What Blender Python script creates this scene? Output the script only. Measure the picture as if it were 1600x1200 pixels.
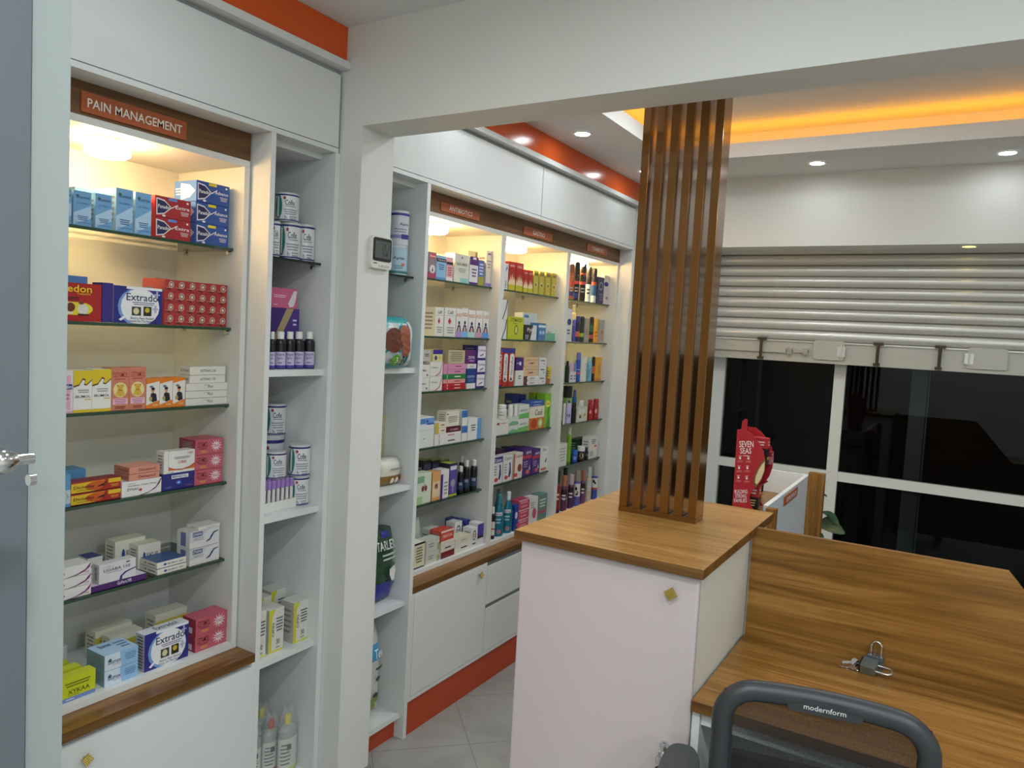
import bpy, math, random
from math import sin, cos, pi, radians, sqrt, atan2
import mathutils
from mathutils import Vector, Matrix
random.seed(7)
for o in list(bpy.data.objects):
    bpy.data.objects.remove(o)
SC = bpy.context.scene
COL = SC.collection

# ------------------------------------------------------------------ camera
FPX = 1159.0                      # focal length in pixels of the 1600 px wide frame
YAW, PITCH, ROLL = -0.543569, -0.067766, 0.0542266
CAMH = 1.6
_f = Vector((sin(YAW) * cos(PITCH), cos(YAW) * cos(PITCH), sin(PITCH)))
_r = Vector((cos(YAW), -sin(YAW), 0))
_u = _r.cross(_f)
RGT = _r * cos(ROLL) + _u * sin(ROLL)
UPV = _u * cos(ROLL) - _r * sin(ROLL)
FWD = _f
CAM = Vector((0, 0, CAMH))
cd = bpy.data.cameras.new('camera')
cam = bpy.data.objects.new('camera', cd)
COL.objects.link(cam)
cam.matrix_world = Matrix(((RGT.x, UPV.x, -FWD.x, CAM.x), (RGT.y, UPV.y, -FWD.y, CAM.y), (RGT.z, UPV.z, -FWD.z, CAM.z), (0, 0, 0, 1)))
cd.sensor_width = 36.0
cd.lens = FPX / 1600.0 * 36.0
cd.clip_start = 0.02
cd.dof.use_dof = True
cd.dof.focus_distance = 2.3
cd.dof.aperture_fstop = 16.0
SC.camera = cam

# ------------------------------------------------------------------ view + world
SC.view_settings.view_transform = 'Standard'
SC.view_settings.look = 'None'
SC.view_settings.gamma = 1.0
SC.view_settings.use_curve_mapping = False
SC.view_settings.exposure = 1.0
world = bpy.data.worlds.new('night')
SC.world = world
world.use_nodes = True
world.node_tree.nodes['Background'].inputs[0].default_value = (0.02, 0.025, 0.03, 1)
world.node_tree.nodes['Background'].inputs[1].default_value = 0.05

# light levels (seen lamps and added fill lamps, all built further down)
E_DOWN = 27.0       # ceiling downlights
E_TRAY = 32.0       # round fill lamps added up in the ceiling tray
E_DNEAR = 88.0      # downlights of the near room, some added for fill
E_NEAR = 112.0       # round fill lamps added in the near room
E_CAB = 48.0        # round lamps inside the display cabinets
E_COVE = 7.0       # orange strip in the ceiling cove
WARM = (1.0, 0.68, 0.30)
COOL = (0.885, 0.97, 1.0)

def px(u, v, ax, c):
    """point of the room seen at pixel (u, v) on the plane  axis ax = c"""
    d = RGT * ((u - 800) / FPX) + UPV * (-(v - 600) / FPX) + FWD
    t = (c - CAM[ax]) / d[ax]
    return CAM + d * t

# ------------------------------------------------------------------ materials
MATS = {}
def lin(h):
    h = h.lstrip('#')
    if len(h) == 3: h = ''.join(c * 2 for c in h)
    o = []
    for i in (0, 2, 4):
        c = int(h[i:i + 2], 16) / 255
        o.append(c / 12.92 if c <= .04045 else ((c + .055) / 1.055) ** 2.4)
    return (*o, 1)

def newmat(name):
    m = bpy.data.materials.new(name)
    m.use_nodes = True
    nt = m.node_tree
    b = nt.nodes['Principled BSDF']
    return m, nt, b

def mat(c, rough=.42, metal=0.0, spec=.5, noise=.05, name=None, bump=0.0, bscale=200, coat=0):
    """plain coloured surface with a little procedural mottling"""
    key = (c, rough, metal, spec, noise, name, bump, coat)
    if key in MATS: return MATS[key]
    m, nt, b = newmat((name or 'printed_card') + '_' + c.lstrip('#'))
    L = nt.links
    tc = nt.nodes.new('ShaderNodeTexCoord')
    nz = nt.nodes.new('ShaderNodeTexNoise'); nz.inputs['Scale'].default_value = 14; nz.inputs['Detail'].default_value = 3
    L.new(tc.outputs['Object'], nz.inputs['Vector'])
    mr = nt.nodes.new('ShaderNodeMapRange')
    mr.inputs['To Min'].default_value = rough - noise; mr.inputs['To Max'].default_value = rough + noise
    L.new(nz.outputs['Fac'], mr.inputs['Value']); L.new(mr.outputs[0], b.inputs['Roughness'])
    b.inputs['Base Color'].default_value = lin(c)
    b.inputs['Metallic'].default_value = metal
    b.inputs['Specular IOR Level'].default_value = spec
    b.inputs['Coat Weight'].default_value = coat
    b.inputs['Coat Roughness'].default_value = .06
    if bump:
        n2 = nt.nodes.new('ShaderNodeTexNoise'); n2.inputs['Scale'].default_value = bscale; n2.inputs['Detail'].default_value = 4
        L.new(tc.outputs['Object'], n2.inputs['Vector'])
        bp = nt.nodes.new('ShaderNodeBump'); bp.inputs['Strength'].default_value = bump; bp.inputs['Distance'].default_value = .002
        L.new(n2.outputs['Fac'], bp.inputs['Height']); L.new(bp.outputs[0], b.inputs['Normal'])
    MATS[key] = m
    return m

def emit(name, col, s):
    m = bpy.data.materials.new(name); m.use_nodes = True
    nt = m.node_tree; nt.nodes.clear()
    e = nt.nodes.new('ShaderNodeEmission'); o = nt.nodes.new('ShaderNodeOutputMaterial')
    e.inputs[0].default_value = (*col, 1); e.inputs[1].default_value = s
    nt.links.new(e.outputs[0], o.inputs[0])
    return m

def wood(name, c1, c2, c3, grain='X', rough=.32, scale=1.0):
    m, nt, b = newmat(name)
    L = nt.links; N = nt.nodes.new
    tc = N('ShaderNodeTexCoord'); mp = N('ShaderNodeMapping')
    s = {'X': (1.3, 24, 24), 'Y': (24, 1.3, 24), 'Z': (24, 24, 1.3)}[grain]
    mp.inputs['Scale'].default_value = tuple(k * scale for k in s)
    L.new(tc.outputs['Object'], mp.inputs['Vector'])
    n1 = N('ShaderNodeTexNoise'); n1.inputs['Scale'].default_value = 1.0; n1.inputs['Detail'].default_value = 7; n1.inputs['Roughness'].default_value = .62; n1.inputs['Distortion'].default_value = 1.3
    L.new(mp.outputs[0], n1.inputs['Vector'])
    mp2 = N('ShaderNodeMapping'); mp2.inputs['Scale'].default_value = tuple(k * scale * (5 if k > 2 else 1.5) for k in s)
    L.new(tc.outputs['Object'], mp2.inputs['Vector'])
    n2 = N('ShaderNodeTexNoise'); n2.inputs['Scale'].default_value = 1.0; n2.inputs['Detail'].default_value = 4; n2.inputs['Roughness'].default_value = .7
    L.new(mp2.outputs[0], n2.inputs['Vector'])
    r = N('ShaderNodeValToRGB')
    e = r.color_ramp.elements
    e[0].position = .34; e[0].color = lin(c1); e[1].position = .66; e[1].color = lin(c3)
    k = e.new(.5); k.color = lin(c2)
    ma = N('ShaderNodeMath'); ma.operation = 'MULTIPLY_ADD'; ma.inputs[1].default_value = .32
    L.new(n2.outputs['Fac'], ma.inputs[0])
    mb = N('ShaderNodeMath'); mb.operation = 'MULTIPLY_ADD'; mb.inputs[1].default_value = .85; mb.inputs[2].default_value = -.085
    L.new(n1.outputs['Fac'], mb.inputs[0]); L.new(mb.outputs[0], ma.inputs[2])
    L.new(ma.outputs[0], r.inputs[0]); L.new(r.outputs[0], b.inputs['Base Color'])
    b.inputs['Roughness'].default_value = rough
    bp = N('ShaderNodeBump'); bp.inputs['Strength'].default_value = .06; bp.inputs['Distance'].default_value = .001
    L.new(ma.outputs[0], bp.inputs['Height']); L.new(bp.outputs[0], b.inputs['Normal'])
    return m

def thinglass(name, tint, gloss=1.0, rough=.01):
    """thin clear pane: straight-through light plus a Fresnel mirror"""
    m = bpy.data.materials.new(name); m.use_nodes = True
    nt = m.node_tree; nt.nodes.clear(); N = nt.nodes.new; L = nt.links
    t = N('ShaderNodeBsdfTransparent'); t.inputs[0].default_value = lin(tint)
    g = N('ShaderNodeBsdfGlossy'); g.inputs['Roughness'].default_value = rough; g.inputs[0].default_value = (gloss, gloss, gloss, 1)
    f = N('ShaderNodeFresnel'); f.inputs[0].default_value = 1.5
    x = N('ShaderNodeMixShader'); o = N('ShaderNodeOutputMaterial')
    L.new(f.outputs[0], x.inputs[0]); L.new(t.outputs[0], x.inputs[1]); L.new(g.outputs[0], x.inputs[2]); L.new(x.outputs[0], o.inputs[0])
    return m

def tile_floor():
    m, nt, b = newmat('grey_floor_tiles')
    L = nt.links; N = nt.nodes.new
    tc = N('ShaderNodeTexCoord'); mp = N('ShaderNodeMapping')
    mp.vector_type = 'POINT'
    mp.inputs['Rotation'].default_value = (0, 0, radians(45))
    mp.inputs['Location'].default_value = (.10, -.58, 0)
    L.new(tc.outputs['Object'], mp.inputs['Vector'])
    br = N('ShaderNodeTexBrick'); br.offset = 0; br.inputs['Scale'].default_value = 1
    br.inputs['Brick Width'].default_value = .375 * 1; br.inputs['Row Height'].default_value = .375
    br.inputs['Mortar Size'].default_value = .0018; br.inputs['Mortar Smooth'].default_value = .2
    L.new(mp.outputs[0], br.inputs['Vector'])
    nz = N('ShaderNodeTexNoise'); nz.inputs['Scale'].default_value = 3; nz.inputs['Detail'].default_value = 8; nz.inputs['Roughness'].default_value = .65; nz.inputs['Distortion'].default_value = .6
    L.new(tc.outputs['Object'], nz.inputs['Vector'])
    r = N('ShaderNodeValToRGB'); e = r.color_ramp.elements
    e[0].position = .3; e[0].color = lin('#8c8d89'); e[1].position = .75; e[1].color = lin('#abaca9')
    L.new(nz.outputs['Fac'], r.inputs[0])
    L.new(r.outputs[0], br.inputs['Color1']); L.new(r.outputs[0], br.inputs['Color2'])
    br.inputs['Mortar'].default_value = lin('#787874')
    L.new(br.outputs['Color'], b.inputs['Base Color'])
    b.inputs['Roughness'].default_value = .33
    return m

WHITE = mat('#dcdedd', .45, name='white_laminate')
WHITEP = mat('#dcdcd8', .75, name='wall_paint', bump=.15, bscale=60)
CEILM = mat('#dcdcda', .8, name='ceiling_paint')
CARC = mat('#d6d6d2', .5, name='cabinet_board')
PINKISH = mat('#c8babb', .38, name='blush_white_door', bump=.1, bscale=40)
ORANGE = mat('#de5a18', .2, name='orange_gloss_panel')
ORANGE2 = mat('#b8431a', .35, name='orange_plinth')
WOODX = wood('golden_oak_x', '#67430f', '#885c22', '#a2753a', 'X')
WOODT = wood('golden_oak_top', '#8c6230', '#a67b42', '#bd9358', 'X', rough=.3, scale=1.3)
WOODE = wood('oak_edge', '#4c3010', '#684418', '#7c5626', 'X', rough=.4)
WOODEY = wood('oak_edge_y', '#4c3010', '#684418', '#7c5626', 'Y', rough=.4)
WOODY = wood('golden_oak_y', '#5c3a14', '#805522', '#9c7036', 'Y')
WOODZ = wood('golden_oak_z', '#5f3c12', '#8a5c24', '#a67a3a', 'Z')
WOODH = wood('header_oak', '#4f3318', '#6a4826', '#7e5a34', 'Y', rough=.5)
BRASS = mat('#b8a458', .25, 1.0, name='brass')
CHROME = mat('#d8d8d8', .14, 1.0, name='chrome')
STEEL = mat('#8d959b', .35, .9, name='steel')
BLACKP = mat('#151516', .5, name='black_plastic')
GLASS = thinglass('clear_shelf_glass', '#f6fbf8')
WINGLASS = thinglass('window_glass', '#b8bcc0', gloss=.5)
GEDGE = mat('#2f4a3a', .15, name='green_glass_edge')

# ------------------------------------------------------------------ mesh helpers
class MB:
    """collects faces of one part"""
    def __init__(s): s.v = []; s.f = []; s.m = []; s.sm = []; s.mats = []
    def mi(s, m):
        if m not in s.mats: s.mats.append(m)
        return s.mats.index(m)
    def face(s, pts, m, smooth=False):
        i = len(s.v); s.v += [tuple(p) for p in pts]; s.f.append(tuple(range(i, i + len(pts)))); s.m.append(s.mi(m)); s.sm.append(smooth)
        return s
    def mesh(s, vs, fs, m, smooth=False):
        i = len(s.v); s.v += [tuple(p) for p in vs]; k = s.mi(m)
        for f in fs: s.f.append(tuple(j + i for j in f)); s.m.append(k); s.sm.append(smooth)
        return s
    def box(s, a, b, m, top=None, side=None, front=None):
        x0, x1 = sorted((a[0], b[0])); y0, y1 = sorted((a[1], b[1])); z0, z1 = sorted((a[2], b[2]))
        V = [(x0, y0, z0), (x1, y0, z0), (x1, y1, z0), (x0, y1, z0), (x0, y0, z1), (x1, y0, z1), (x1, y1, z1), (x0, y1, z1)]
        F = [(0, 3, 2, 1), (4, 5, 6, 7), (0, 1, 5, 4), (1, 2, 6, 5), (2, 3, 7, 6), (3, 0, 4, 7)]
        M = [m, top or m, side or m, front or m, side or m, m]
        i = len(s.v); s.v += V
        for f, mm in zip(F, M): s.f.append(tuple(j + i for j in f)); s.m.append(s.mi(mm)); s.sm.append(False)
        return s
    def prism(s, poly, ext, m, mcap=None):
        """poly: list of 3D points, ext: vector"""
        n = len(poly); e = Vector(ext)
        A = [Vector(p) for p in poly]; B = [p + e for p in A]
        s.mesh([*A, *B], [tuple((i, (i + 1) % n, n + (i + 1) % n, n + i)) for i in range(n)], m)
        s.mesh(A, [tuple(reversed(range(n)))], mcap or m); s.mesh(B, [tuple(range(n))], mcap or m)
        return s
    def tube(s, pts, r, m, seg=10, closed=False, rb=None, up=None):
        """sweep an ellipse (r in the plane normal, rb across) along pts"""
        P = [Vector(p) for p in pts]; n = len(P); rings = []
        for i, p in enumerate(P):
            a = P[(i - 1) % n] if (closed or i > 0) else p
            b = P[(i + 1) % n] if (closed or i < n - 1) else p
            t = (b - a).normalized()
            q = Vector(up) if up else (Vector((0, 0, 1)) if abs(t.z) < .9 else Vector((1, 0, 0)))
            s1 = t.cross(q).normalized(); s2 = s1.cross(t).normalized()
            rr = r[i] if isinstance(r, (list, tuple)) else r
            r2 = rb if rb else rr
            rings.append([p + s1 * (rr * cos(2 * pi * k / seg)) + s2 * (r2 * sin(2 * pi * k / seg)) for k in range(seg)])
        vs = [v for rg in rings for v in rg]; fs = []
        for i in range(n if closed else n - 1):
            for k in range(seg):
                j = (i + 1) % n; fs.append((i * seg + k, i * seg + (k + 1) % seg, j * seg + (k + 1) % seg, j * seg + k))
        s.mesh(vs, fs, m, True)
        if not closed:
            s.mesh(rings[0], [tuple(range(seg))], m); s.mesh(rings[-1], [tuple(reversed(range(seg)))], m)
        return s
    def lathe(s, c, prof, seg=20, flat=1.0, ang=0):
        """prof: list of (r, z, material for the band below this ring)"""
        c = Vector(c)
        for i in range(1, len(prof)):
            (r0, z0, _), (r1, z1, m) = prof[i - 1], prof[i]
            vs = []
            for (r, z) in ((r0, z0), (r1, z1)):
                for k in range(seg):
                    a = 2 * pi * k / seg; X, Y = r * cos(a), r * flat * sin(a)
                    vs.append(c + Vector((X * cos(ang) - Y * sin(ang), X * sin(ang) + Y * cos(ang), z)))
            s.mesh(vs, [(k, (k + 1) % seg, seg + (k + 1) % seg, seg + k) for k in range(seg)], m, abs(z1 - z0) > 1e-5)
        return s
    def build(s, name, parent=None, **kw):
        me = bpy.data.meshes.new(name); me.from_pydata(s.v, [], s.f)
        for m in s.mats: me.materials.append(m)
        me.polygons.foreach_set('material_index', s.m); me.polygons.foreach_set('use_smooth', s.sm)
        me.validate(); me.update()
        o = bpy.data.objects.new(name, me); COL.objects.link(o)
        if parent: o.parent = parent
        for k, v in kw.items(): o[k] = v
        return o

def empty(name, label, cat, loc=(0, 0, 0), rz=0, group=None):
    o = bpy.data.objects.new(name, None); COL.objects.link(o); o.location = loc; o.rotation_euler = (0, 0, rz)
    o.empty_display_size = .05
    o['label'] = label; o['category'] = cat
    if group: o['group'] = group
    return o
def tag(o, label, cat, group=None):
    o['label'] = label; o['category'] = cat
    if group: o['group'] = group
    return o
def struct(mb, name): return mb.build(name, kind='structure')
def B(a, b, m, **k): return MB().box(a, b, m, **k)
# ------------------------------------------------------------------ lettering as geometry
TXT = {}
def letters(s, bold=True):
    k = (s, bold)
    if k in TXT: return TXT[k]
    cu = bpy.data.curves.new('t', 'FONT'); cu.body = s; cu.resolution_u = 2; cu.fill_mode = 'FRONT'
    if bold: cu.offset = .009
    ob = bpy.data.objects.new('t', cu); COL.objects.link(ob)
    me = bpy.data.meshes.new_from_object(ob.evaluated_get(bpy.context.evaluated_depsgraph_get()))
    vs = [tuple(v.co)[:2] for v in me.vertices]; fs = [tuple(p.vertices) for p in me.polygons]
    bpy.data.objects.remove(ob); bpy.data.curves.remove(cu); bpy.data.meshes.remove(me)
    x0 = min(v[0] for v in vs); x1 = max(v[0] for v in vs); y0 = min(v[1] for v in vs); y1 = max(v[1] for v in vs)
    vs = [((a - x0) / (x1 - x0), (b - y0) / (y1 - y0)) for a, b in vs]
    TXT[k] = (vs, fs); return TXT[k]

def art(mb, items, fn, off=.00025, rough=.42):
    """print artwork on a face: fn(u, v, off) -> point.  items drawn bottom to top"""
    k = 0
    for it in items:
        k += 1; o = off * (1 + .35 * k); t = it[0]
        if t == 'r':                                   # rectangle u0 v0 u1 v1 colour
            _, a, b, c, d, col = it; n = 6
            vs = [fn(a + (c - a) * i / n, y, o) for i in range(n + 1) for y in (b, d)]
            mb.mesh(vs, [(2 * i, 2 * i + 2, 2 * i + 3, 2 * i + 1) for i in range(n)], mat(col, rough))
        elif t == 't':                                 # text, u0 v0 u1 v1, colour
            _, s, a, b, c, d, col = it[:7]
            vs, fs = letters(s, not (len(it) > 7))
            mb.mesh([fn(a + (c - a) * x, b + (d - b) * y, o) for x, y in vs], fs, mat(col, rough))
        elif t == 'tv':                                # text running upwards
            _, s, a, b, c, d, col = it[:7]
            vs, fs = letters(s)
            mb.mesh([fn(c - (c - a) * y, b + (d - b) * x, o) for x, y in vs], fs, mat(col, rough))
        elif t == 'e':                                 # ellipse
            _, a, b, ru, rv, col = it
            mb.mesh([fn(a + ru * cos(i * pi / 9), b + rv * sin(i * pi / 9), o) for i in range(18)], [tuple(range(18))], mat(col, rough))
        elif t == 'p':                                 # polygon
            _, pts, col = it
            mb.mesh([fn(a, b, o) for a, b in pts], [tuple(range(len(pts)))], mat(col, rough))
        elif t == 'l':                                 # small print: n thin dashes
            _, a, b, c, d, n, col = it
            for i in range(n):
                y = b + (d - b) * (i + .5) / n; h = (d - b) / n * .22; w = (c - a) * (.75 + .25 * ((i * 7) % 5) / 5); m0 = (a + c) / 2
                mb.mesh([fn(m0 - w / 2 + w * q / 4, yy, o) for q in range(5) for yy in (y - h, y + h)], [(2 * q, 2 * q + 2, 2 * q + 3, 2 * q + 1) for q in range(4)], mat(col, rough))
        elif t == 's':                                 # starburst
            _, a, b, ru, rv, col = it
            pts = [(a + (ru if i % 2 == 0 else ru * .42) * cos(i * pi / 12), b + (rv if i % 2 == 0 else rv * .42) * sin(i * pi / 12)) for i in range(24)]
            mb.mesh([fn(*p, o) for p in [(a, b)] + pts], [(0, i + 1, (i + 1) % 24 + 1) for i in range(24)], mat(col, rough))

# ================================================================== THE ROOM
XF, XR, XB = -1.743, -1.825, -2.135      # front of plinths / recessed frames / back of shelving
ZC = 2.53                                # plaster ceiling
struct(B((-2.4, -1.6, -.05), (2.3, 4.9, 0), tile_floor()), 'floor')
struct(B((-2.4, -1.6, 0), (-2.16, 4.9, 2.9), WHITEP), 'wall_left')
struct(B((2.2, -1.6, 0), (2.4, 4.9, 2.9), WHITEP), 'wall_right')
struct(B((-2.4, -1.8, 0), (2.4, -1.6, 2.9), WHITEP), 'wall_back')
# pillar and beam
struct(B((-2.16, 1.755, 0), (-1.653, 1.905, ZC), WHITEP), 'wall_pillar')
struct(B((-1.653, 1.755, 2.22), (2.2, 1.90, ZC), WHITEP), 'wall_beam')
struct(B((-2.16, 1.765, 0), (-1.645, 1.913, .075), mat('#7d7f7c', .4, name='tile_skirting')), 'baseboard_pillar')
# fascia above the shutter, its soffit, and the wall left of the window
mb = MB(); mb.box((-2.16, 4.22, 2.15), (2.2, 4.62, ZC + .3), WHITEP); mb.box((-2.16, 4.22, 0), (-1.33, 4.7, 2.15), WHITEP); mb.box((1.9, 4.4, 0), (2.2, 4.7, 2.15), WHITEP)
struct(mb, 'wall_far')
struct(B((-2.4, -1.6, ZC), (2.3, 1.90, ZC + .06), CEILM), 'ceiling_near')
# ceiling of the shop with a cove tray
TX0, TX1, TY0, TY1 = -1.36, 1.75, 2.15, 3.75
mb = MB()
zl = ZC + .07; zt = ZC + .17; cv = .2
mb.box((-2.16, 1.9, ZC), (2.2, TY0, zl), CEILM); mb.box((-2.16, TY1, ZC), (2.2, 4.22, zl), CEILM)
mb.box((-2.16, TY0, ZC), (TX0, TY1, zl), CEILM); mb.box((TX1, TY0, ZC), (2.2, TY1, zl), CEILM)
mb.box((-2.16, 1.9, zt), (2.2, 4.22, zt + .04), CEILM)
for a, b in (((-2.16, TY0 - .24), (2.2, TY0 - .2)), ((-2.16, TY1 + cv), (2.2, TY1 + cv + .04)), ((TX0 - cv - .04, 1.95), (TX0 - cv, 4.2)), ((TX1 + cv, 1.95), (TX1 + cv + .04, 4.2))):
    mb.box((*a, zl), (*b, zt), CEILM)
struct(mb, 'ceiling_far')
COVE = emit('orange_strip_glow', (1.0, .38, .0), E_COVE)
for i, (a, b) in enumerate((((TX0 - .1, TY1 + .06), (TX1 + .1, TY1 + .075)), ((TX0 - .075, TY0), (TX0 - .06, TY1 + .05)), ((TX1 + .06, TY0), (TX1 + .075, TY1 + .05)))):
    o = B((*a, zl + .0005), (*b, zl + .008), COVE).build('led_strip')
    tag(o, ['amber light strip hidden in the ceiling cove on the shutter side', 'amber light strip hidden in the ceiling cove on the orange band side', 'amber light strip hidden in the right side of the ceiling cove'][i], 'light strip')

# orange bands and the white profile under them
for k, (ya, yb) in enumerate(((-.6, 1.754), (1.906, 4.219))):
    struct(B((-2.15, ya, 2.42), (XF + .012, yb, ZC - .001), ORANGE), 'trim_%d' % (k + 1))
    mb = MB(); mb.box((-2.15, ya, 2.397), (XF + .03, yb, 2.419), WHITE); mb.box((-2.15, ya, 2.382), (XF - .01, yb, 2.397), mat('#9d9f9f', .5, name='shadow_gap'))
    struct(mb, 'trim_%d' % (k + 3))

# ------------------------------------------------------------------ overhead cabinets
def overhead(y0, y1, label):
    r = empty('overhead_cabinet', label, 'cabinet', group='flat white overhead cabinets')
    mb = MB(); mb.box((-2.15, y0, 2.14), (XF - .0185, y1, 2.381), WHITE); mb.box((XF - .0185, y0, 2.14), (XF, y1, 2.1545), WHITE); mb.build('body', r)
    B((XF - .018, y0 + .0015, 2.157), (XF, y1 - .0015, 2.381), WHITE).build('door', r)
overhead(-.6, 1.745, 'long flat white overhead cabinet above the pain management sign')
overhead(1.906, 3.064, 'flat white overhead cabinet above the antibiotics sign, beside the pillar')
overhead(3.066, 4.208, 'flat white overhead cabinet above the cosmetics sign, at the far end')
B((XF - .02, 1.7455, 2.14), (XF - .005, 1.754, 2.381), mat('#8f9190', .5, name='filler')).build('filler_strip', kind='structure').name = 'trim_5'

# ------------------------------------------------------------------ display cabinets
SHZ = [1.806, 1.572, 1.344, 1.109, .872]
ZB, ZT = .618, 2.042
def display(y0, y1, label, wall_l=.018, wall_r=.018, name_shelf=''):
    r = empty('display_cabinet', label, 'display cabinet', group='lit display cabinets along the left wall')
    B((XB - .012, y0, .6), (XB, y1, 2.139), CARC).build('back_panel', r)
    B((XB, y0, .6), (XR, y0 + wall_l, ZT - .0005), CARC).build('side_panel', r)
    B((XB, y1 - wall_r, .6), (XR, y1, ZT - .0005), CARC).build('side_panel', r)
    B((XB, y0, ZT), (XR, y1, ZT + .018), CARC).build('top_panel', r)
    B((XB, y0 + wall_l + .0003, .6), (XR, y1 - wall_r - .0003, ZB), WHITE).build('bottom_board', r)
    for z in SHZ:
        a, b = y0 + wall_l + .001, y1 - wall_r - .001
        mb = MB(); x0, x1 = XB + .004, -1.865
        mb.face([(x0, a, z), (x1, a, z), (x1, b, z), (x0, b, z)], GLASS)
        mb.face([(x0, a, z - .008), (x0, b, z - .008), (x1, b, z - .008), (x1, a, z - .008)], GLASS)
        mb.face([(x1, a, z - .008), (x1, b, z - .008), (x1, b, z), (x1, a, z)], GEDGE)
        mb.face([(x0, a, z - .008), (x1, a, z - .008), (x1, a, z), (x0, a, z)], GEDGE); mb.face([(x0, b, z - .008), (x0, b, z), (x1, b, z), (x1, b, z - .008)], GEDGE)
        s = mb.build('glass_shelf', r)
        for y, sg in ((a, 1), (b, -1)):
            for x in (x1 - .012, x0 + .05):
                MB().tube([(x, y, z - .014), (x, y + sg * .012, z - .014)], .0055, CHROME, 10).build('shelf_pin', s)
    return r
DISP = [(.52, 1.474, 'display cabinet with pain medicine boxes under the PAIN MANAGEMENT sign'),
        (2.226, 2.8825, 'display cabinet under the ANTIBIOTICS sign, first beyond the pillar'),
        (2.884, 3.535, 'display cabinet under the GASTRO sign, middle of the far three'),
        (3.5365, 4.2, 'display cabinet under the COSMETICS sign, farthest along the wall')]
for a, b, l in DISP: display(a, b, l)
for a, b, l in ((.52, 1.474, 'dark wooden header board behind the PAIN MANAGEMENT sign'), (2.226, 4.2, 'long dark wooden header board behind the three far signs')):
    tag(B((XR - .019, a, ZT + .0185), (XR, b, 2.1395), WOODH).build('header_board'), l, 'header board')

def sign(y0, y1, z0, z1, s, tb, label):
    r = empty('shelf_sign', label, 'sign', group='copper coloured section signs')
    x = XR + .0005; c = .004
    B((x, y0, z0), (x + .004, y1, z1), mat('#a8562e', .4, name='copper_plate')).build('plate', r)
    mb = MB(); W, H = y1 - y0, z1 - z0
    art(mb, [('t', s, *tb, '#f2ece4')], lambda u, v, o: (x + .0043 + o, y0 + u * W, z0 + v * H))
    mb.build('lettering', r)
sign(.985, 1.262, 2.068, 2.116, 'PAIN MANAGEMENT', (.05, .26, .95, .72), 'sign reading PAIN MANAGEMENT on the nearest wooden header')
sign(2.395, 2.668, 2.073, 2.109, 'ANTIBIOTICS', (.2, .28, .8, .76), 'sign reading ANTIBIOTICS on the long wooden header')
sign(3.044, 3.33, 2.072, 2.111, 'GASTRO', (.3, .25, .72, .75), 'sign reading GASTRO on the long wooden header')
sign(3.738, 4.004, 2.08, 2.12, 'COSMETICS', (.22, .28, .82, .74), 'sign reading COSMETICS on the long wooden header')

LAMPM = emit('warm_lamp_glow', (1.0, .64, .27), E_CAB)
RIMM = mat('#f4f0e6', .4, name='lamp_rim')
for u, v, l in ((168, 236, 'round glowing ceiling lamp under the PAIN MANAGEMENT header'), (680, 350, 'round glowing lamp under the ANTIBIOTICS header'),
                (806, 382, 'round glowing lamp under the GASTRO header'), (905, 402, 'round glowing lamp under the COSMETICS header')):
    y = px(u, v, 0, -1.93).y
    r = empty('cabinet_lamp', l, 'lamp', group='round lamps in the display cabinets')
    MB().lathe((-1.93, y, 0), [(0, ZT - .0005, RIMM), (.052, ZT - .0005, RIMM), (.052, ZT - .009, RIMM), (0, ZT - .009, RIMM)], 28).build('lamp_base', r)
    MB().lathe((-1.93, y, 0), [(.049, ZT - .0092, LAMPM), (.055, ZT - .02, LAMPM), (.054, ZT - .036, LAMPM), (.042, ZT - .043, LAMPM), (.02, ZT - .0455, LAMPM), (0, ZT - .046, LAMPM)], 28).build('lamp_shade', r)

# ------------------------------------------------------------------ worktops and base cabinets
def worktop(y0, y1, label):
    tag(B((-2.13, y0, .5745), (XF, y1, .5995), WOODEY, top=WOODY).build('wooden_worktop'), label, 'worktop')
worktop(.40, 1.479, 'narrow oak ledge below the pain management display')
worktop(2.2255, 4.2195, 'long oak ledge below the three far displays')
def knob(mb, x, y, z, ax='x', s=.0115):
    """square brass knob set on its corner, waffle face"""
    def P(a, b, d): return (x + d, y + a, z + b) if ax == 'x' else (x + a, y - d, z + b)
    n = 6
    mb.mesh([P(.004 * cos(i * pi / 4), .004 * sin(i * pi / 4), d) for d in (0, .012) for i in range(8)], [(i, (i + 1) % 8, 8 + (i + 1) % 8, 8 + i) for i in range(8)], BRASS)
    D = [(-1.25 * s, .25 * s), (.2 * s, 1.3 * s), (1.25 * s, -.2 * s), (-.2 * s, -1.3 * s)]
    vs = [P(*p, d) for d in (.012, .017) for p in D]
    mb.mesh(vs, [(0, 1, 5, 4), (1, 2, 6, 5), (2, 3, 7, 6), (3, 0, 4, 7), (0, 1, 2, 3), (4, 5, 6, 7)], BRASS)
    for i in range(n):
        for j in range(n):
            def Q(u, v, h): 
                a = D[0][0] + (D[1][0] - D[0][0]) * u + (D[3][0] - D[0][0]) * v; b = D[0][1] + (D[1][1] - D[0][1]) * u + (D[3][1] - D[0][1]) * v
                return P(a, b, .017 + h)
            u0, u1, v0, v1 = (i + .1) / n, (i + .9) / n, (j + .1) / n, (j + .9) / n
            mb.mesh([Q(u0, v0, 0), Q(u1, v0, 0), Q(u1, v1, 0), Q(u0, v1, 0), Q((u0 + u1) / 2, (v0 + v1) / 2, .0012)], [(0, 1, 4), (1, 2, 4), (2, 3, 4), (3, 0, 4)], BRASS)
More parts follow.
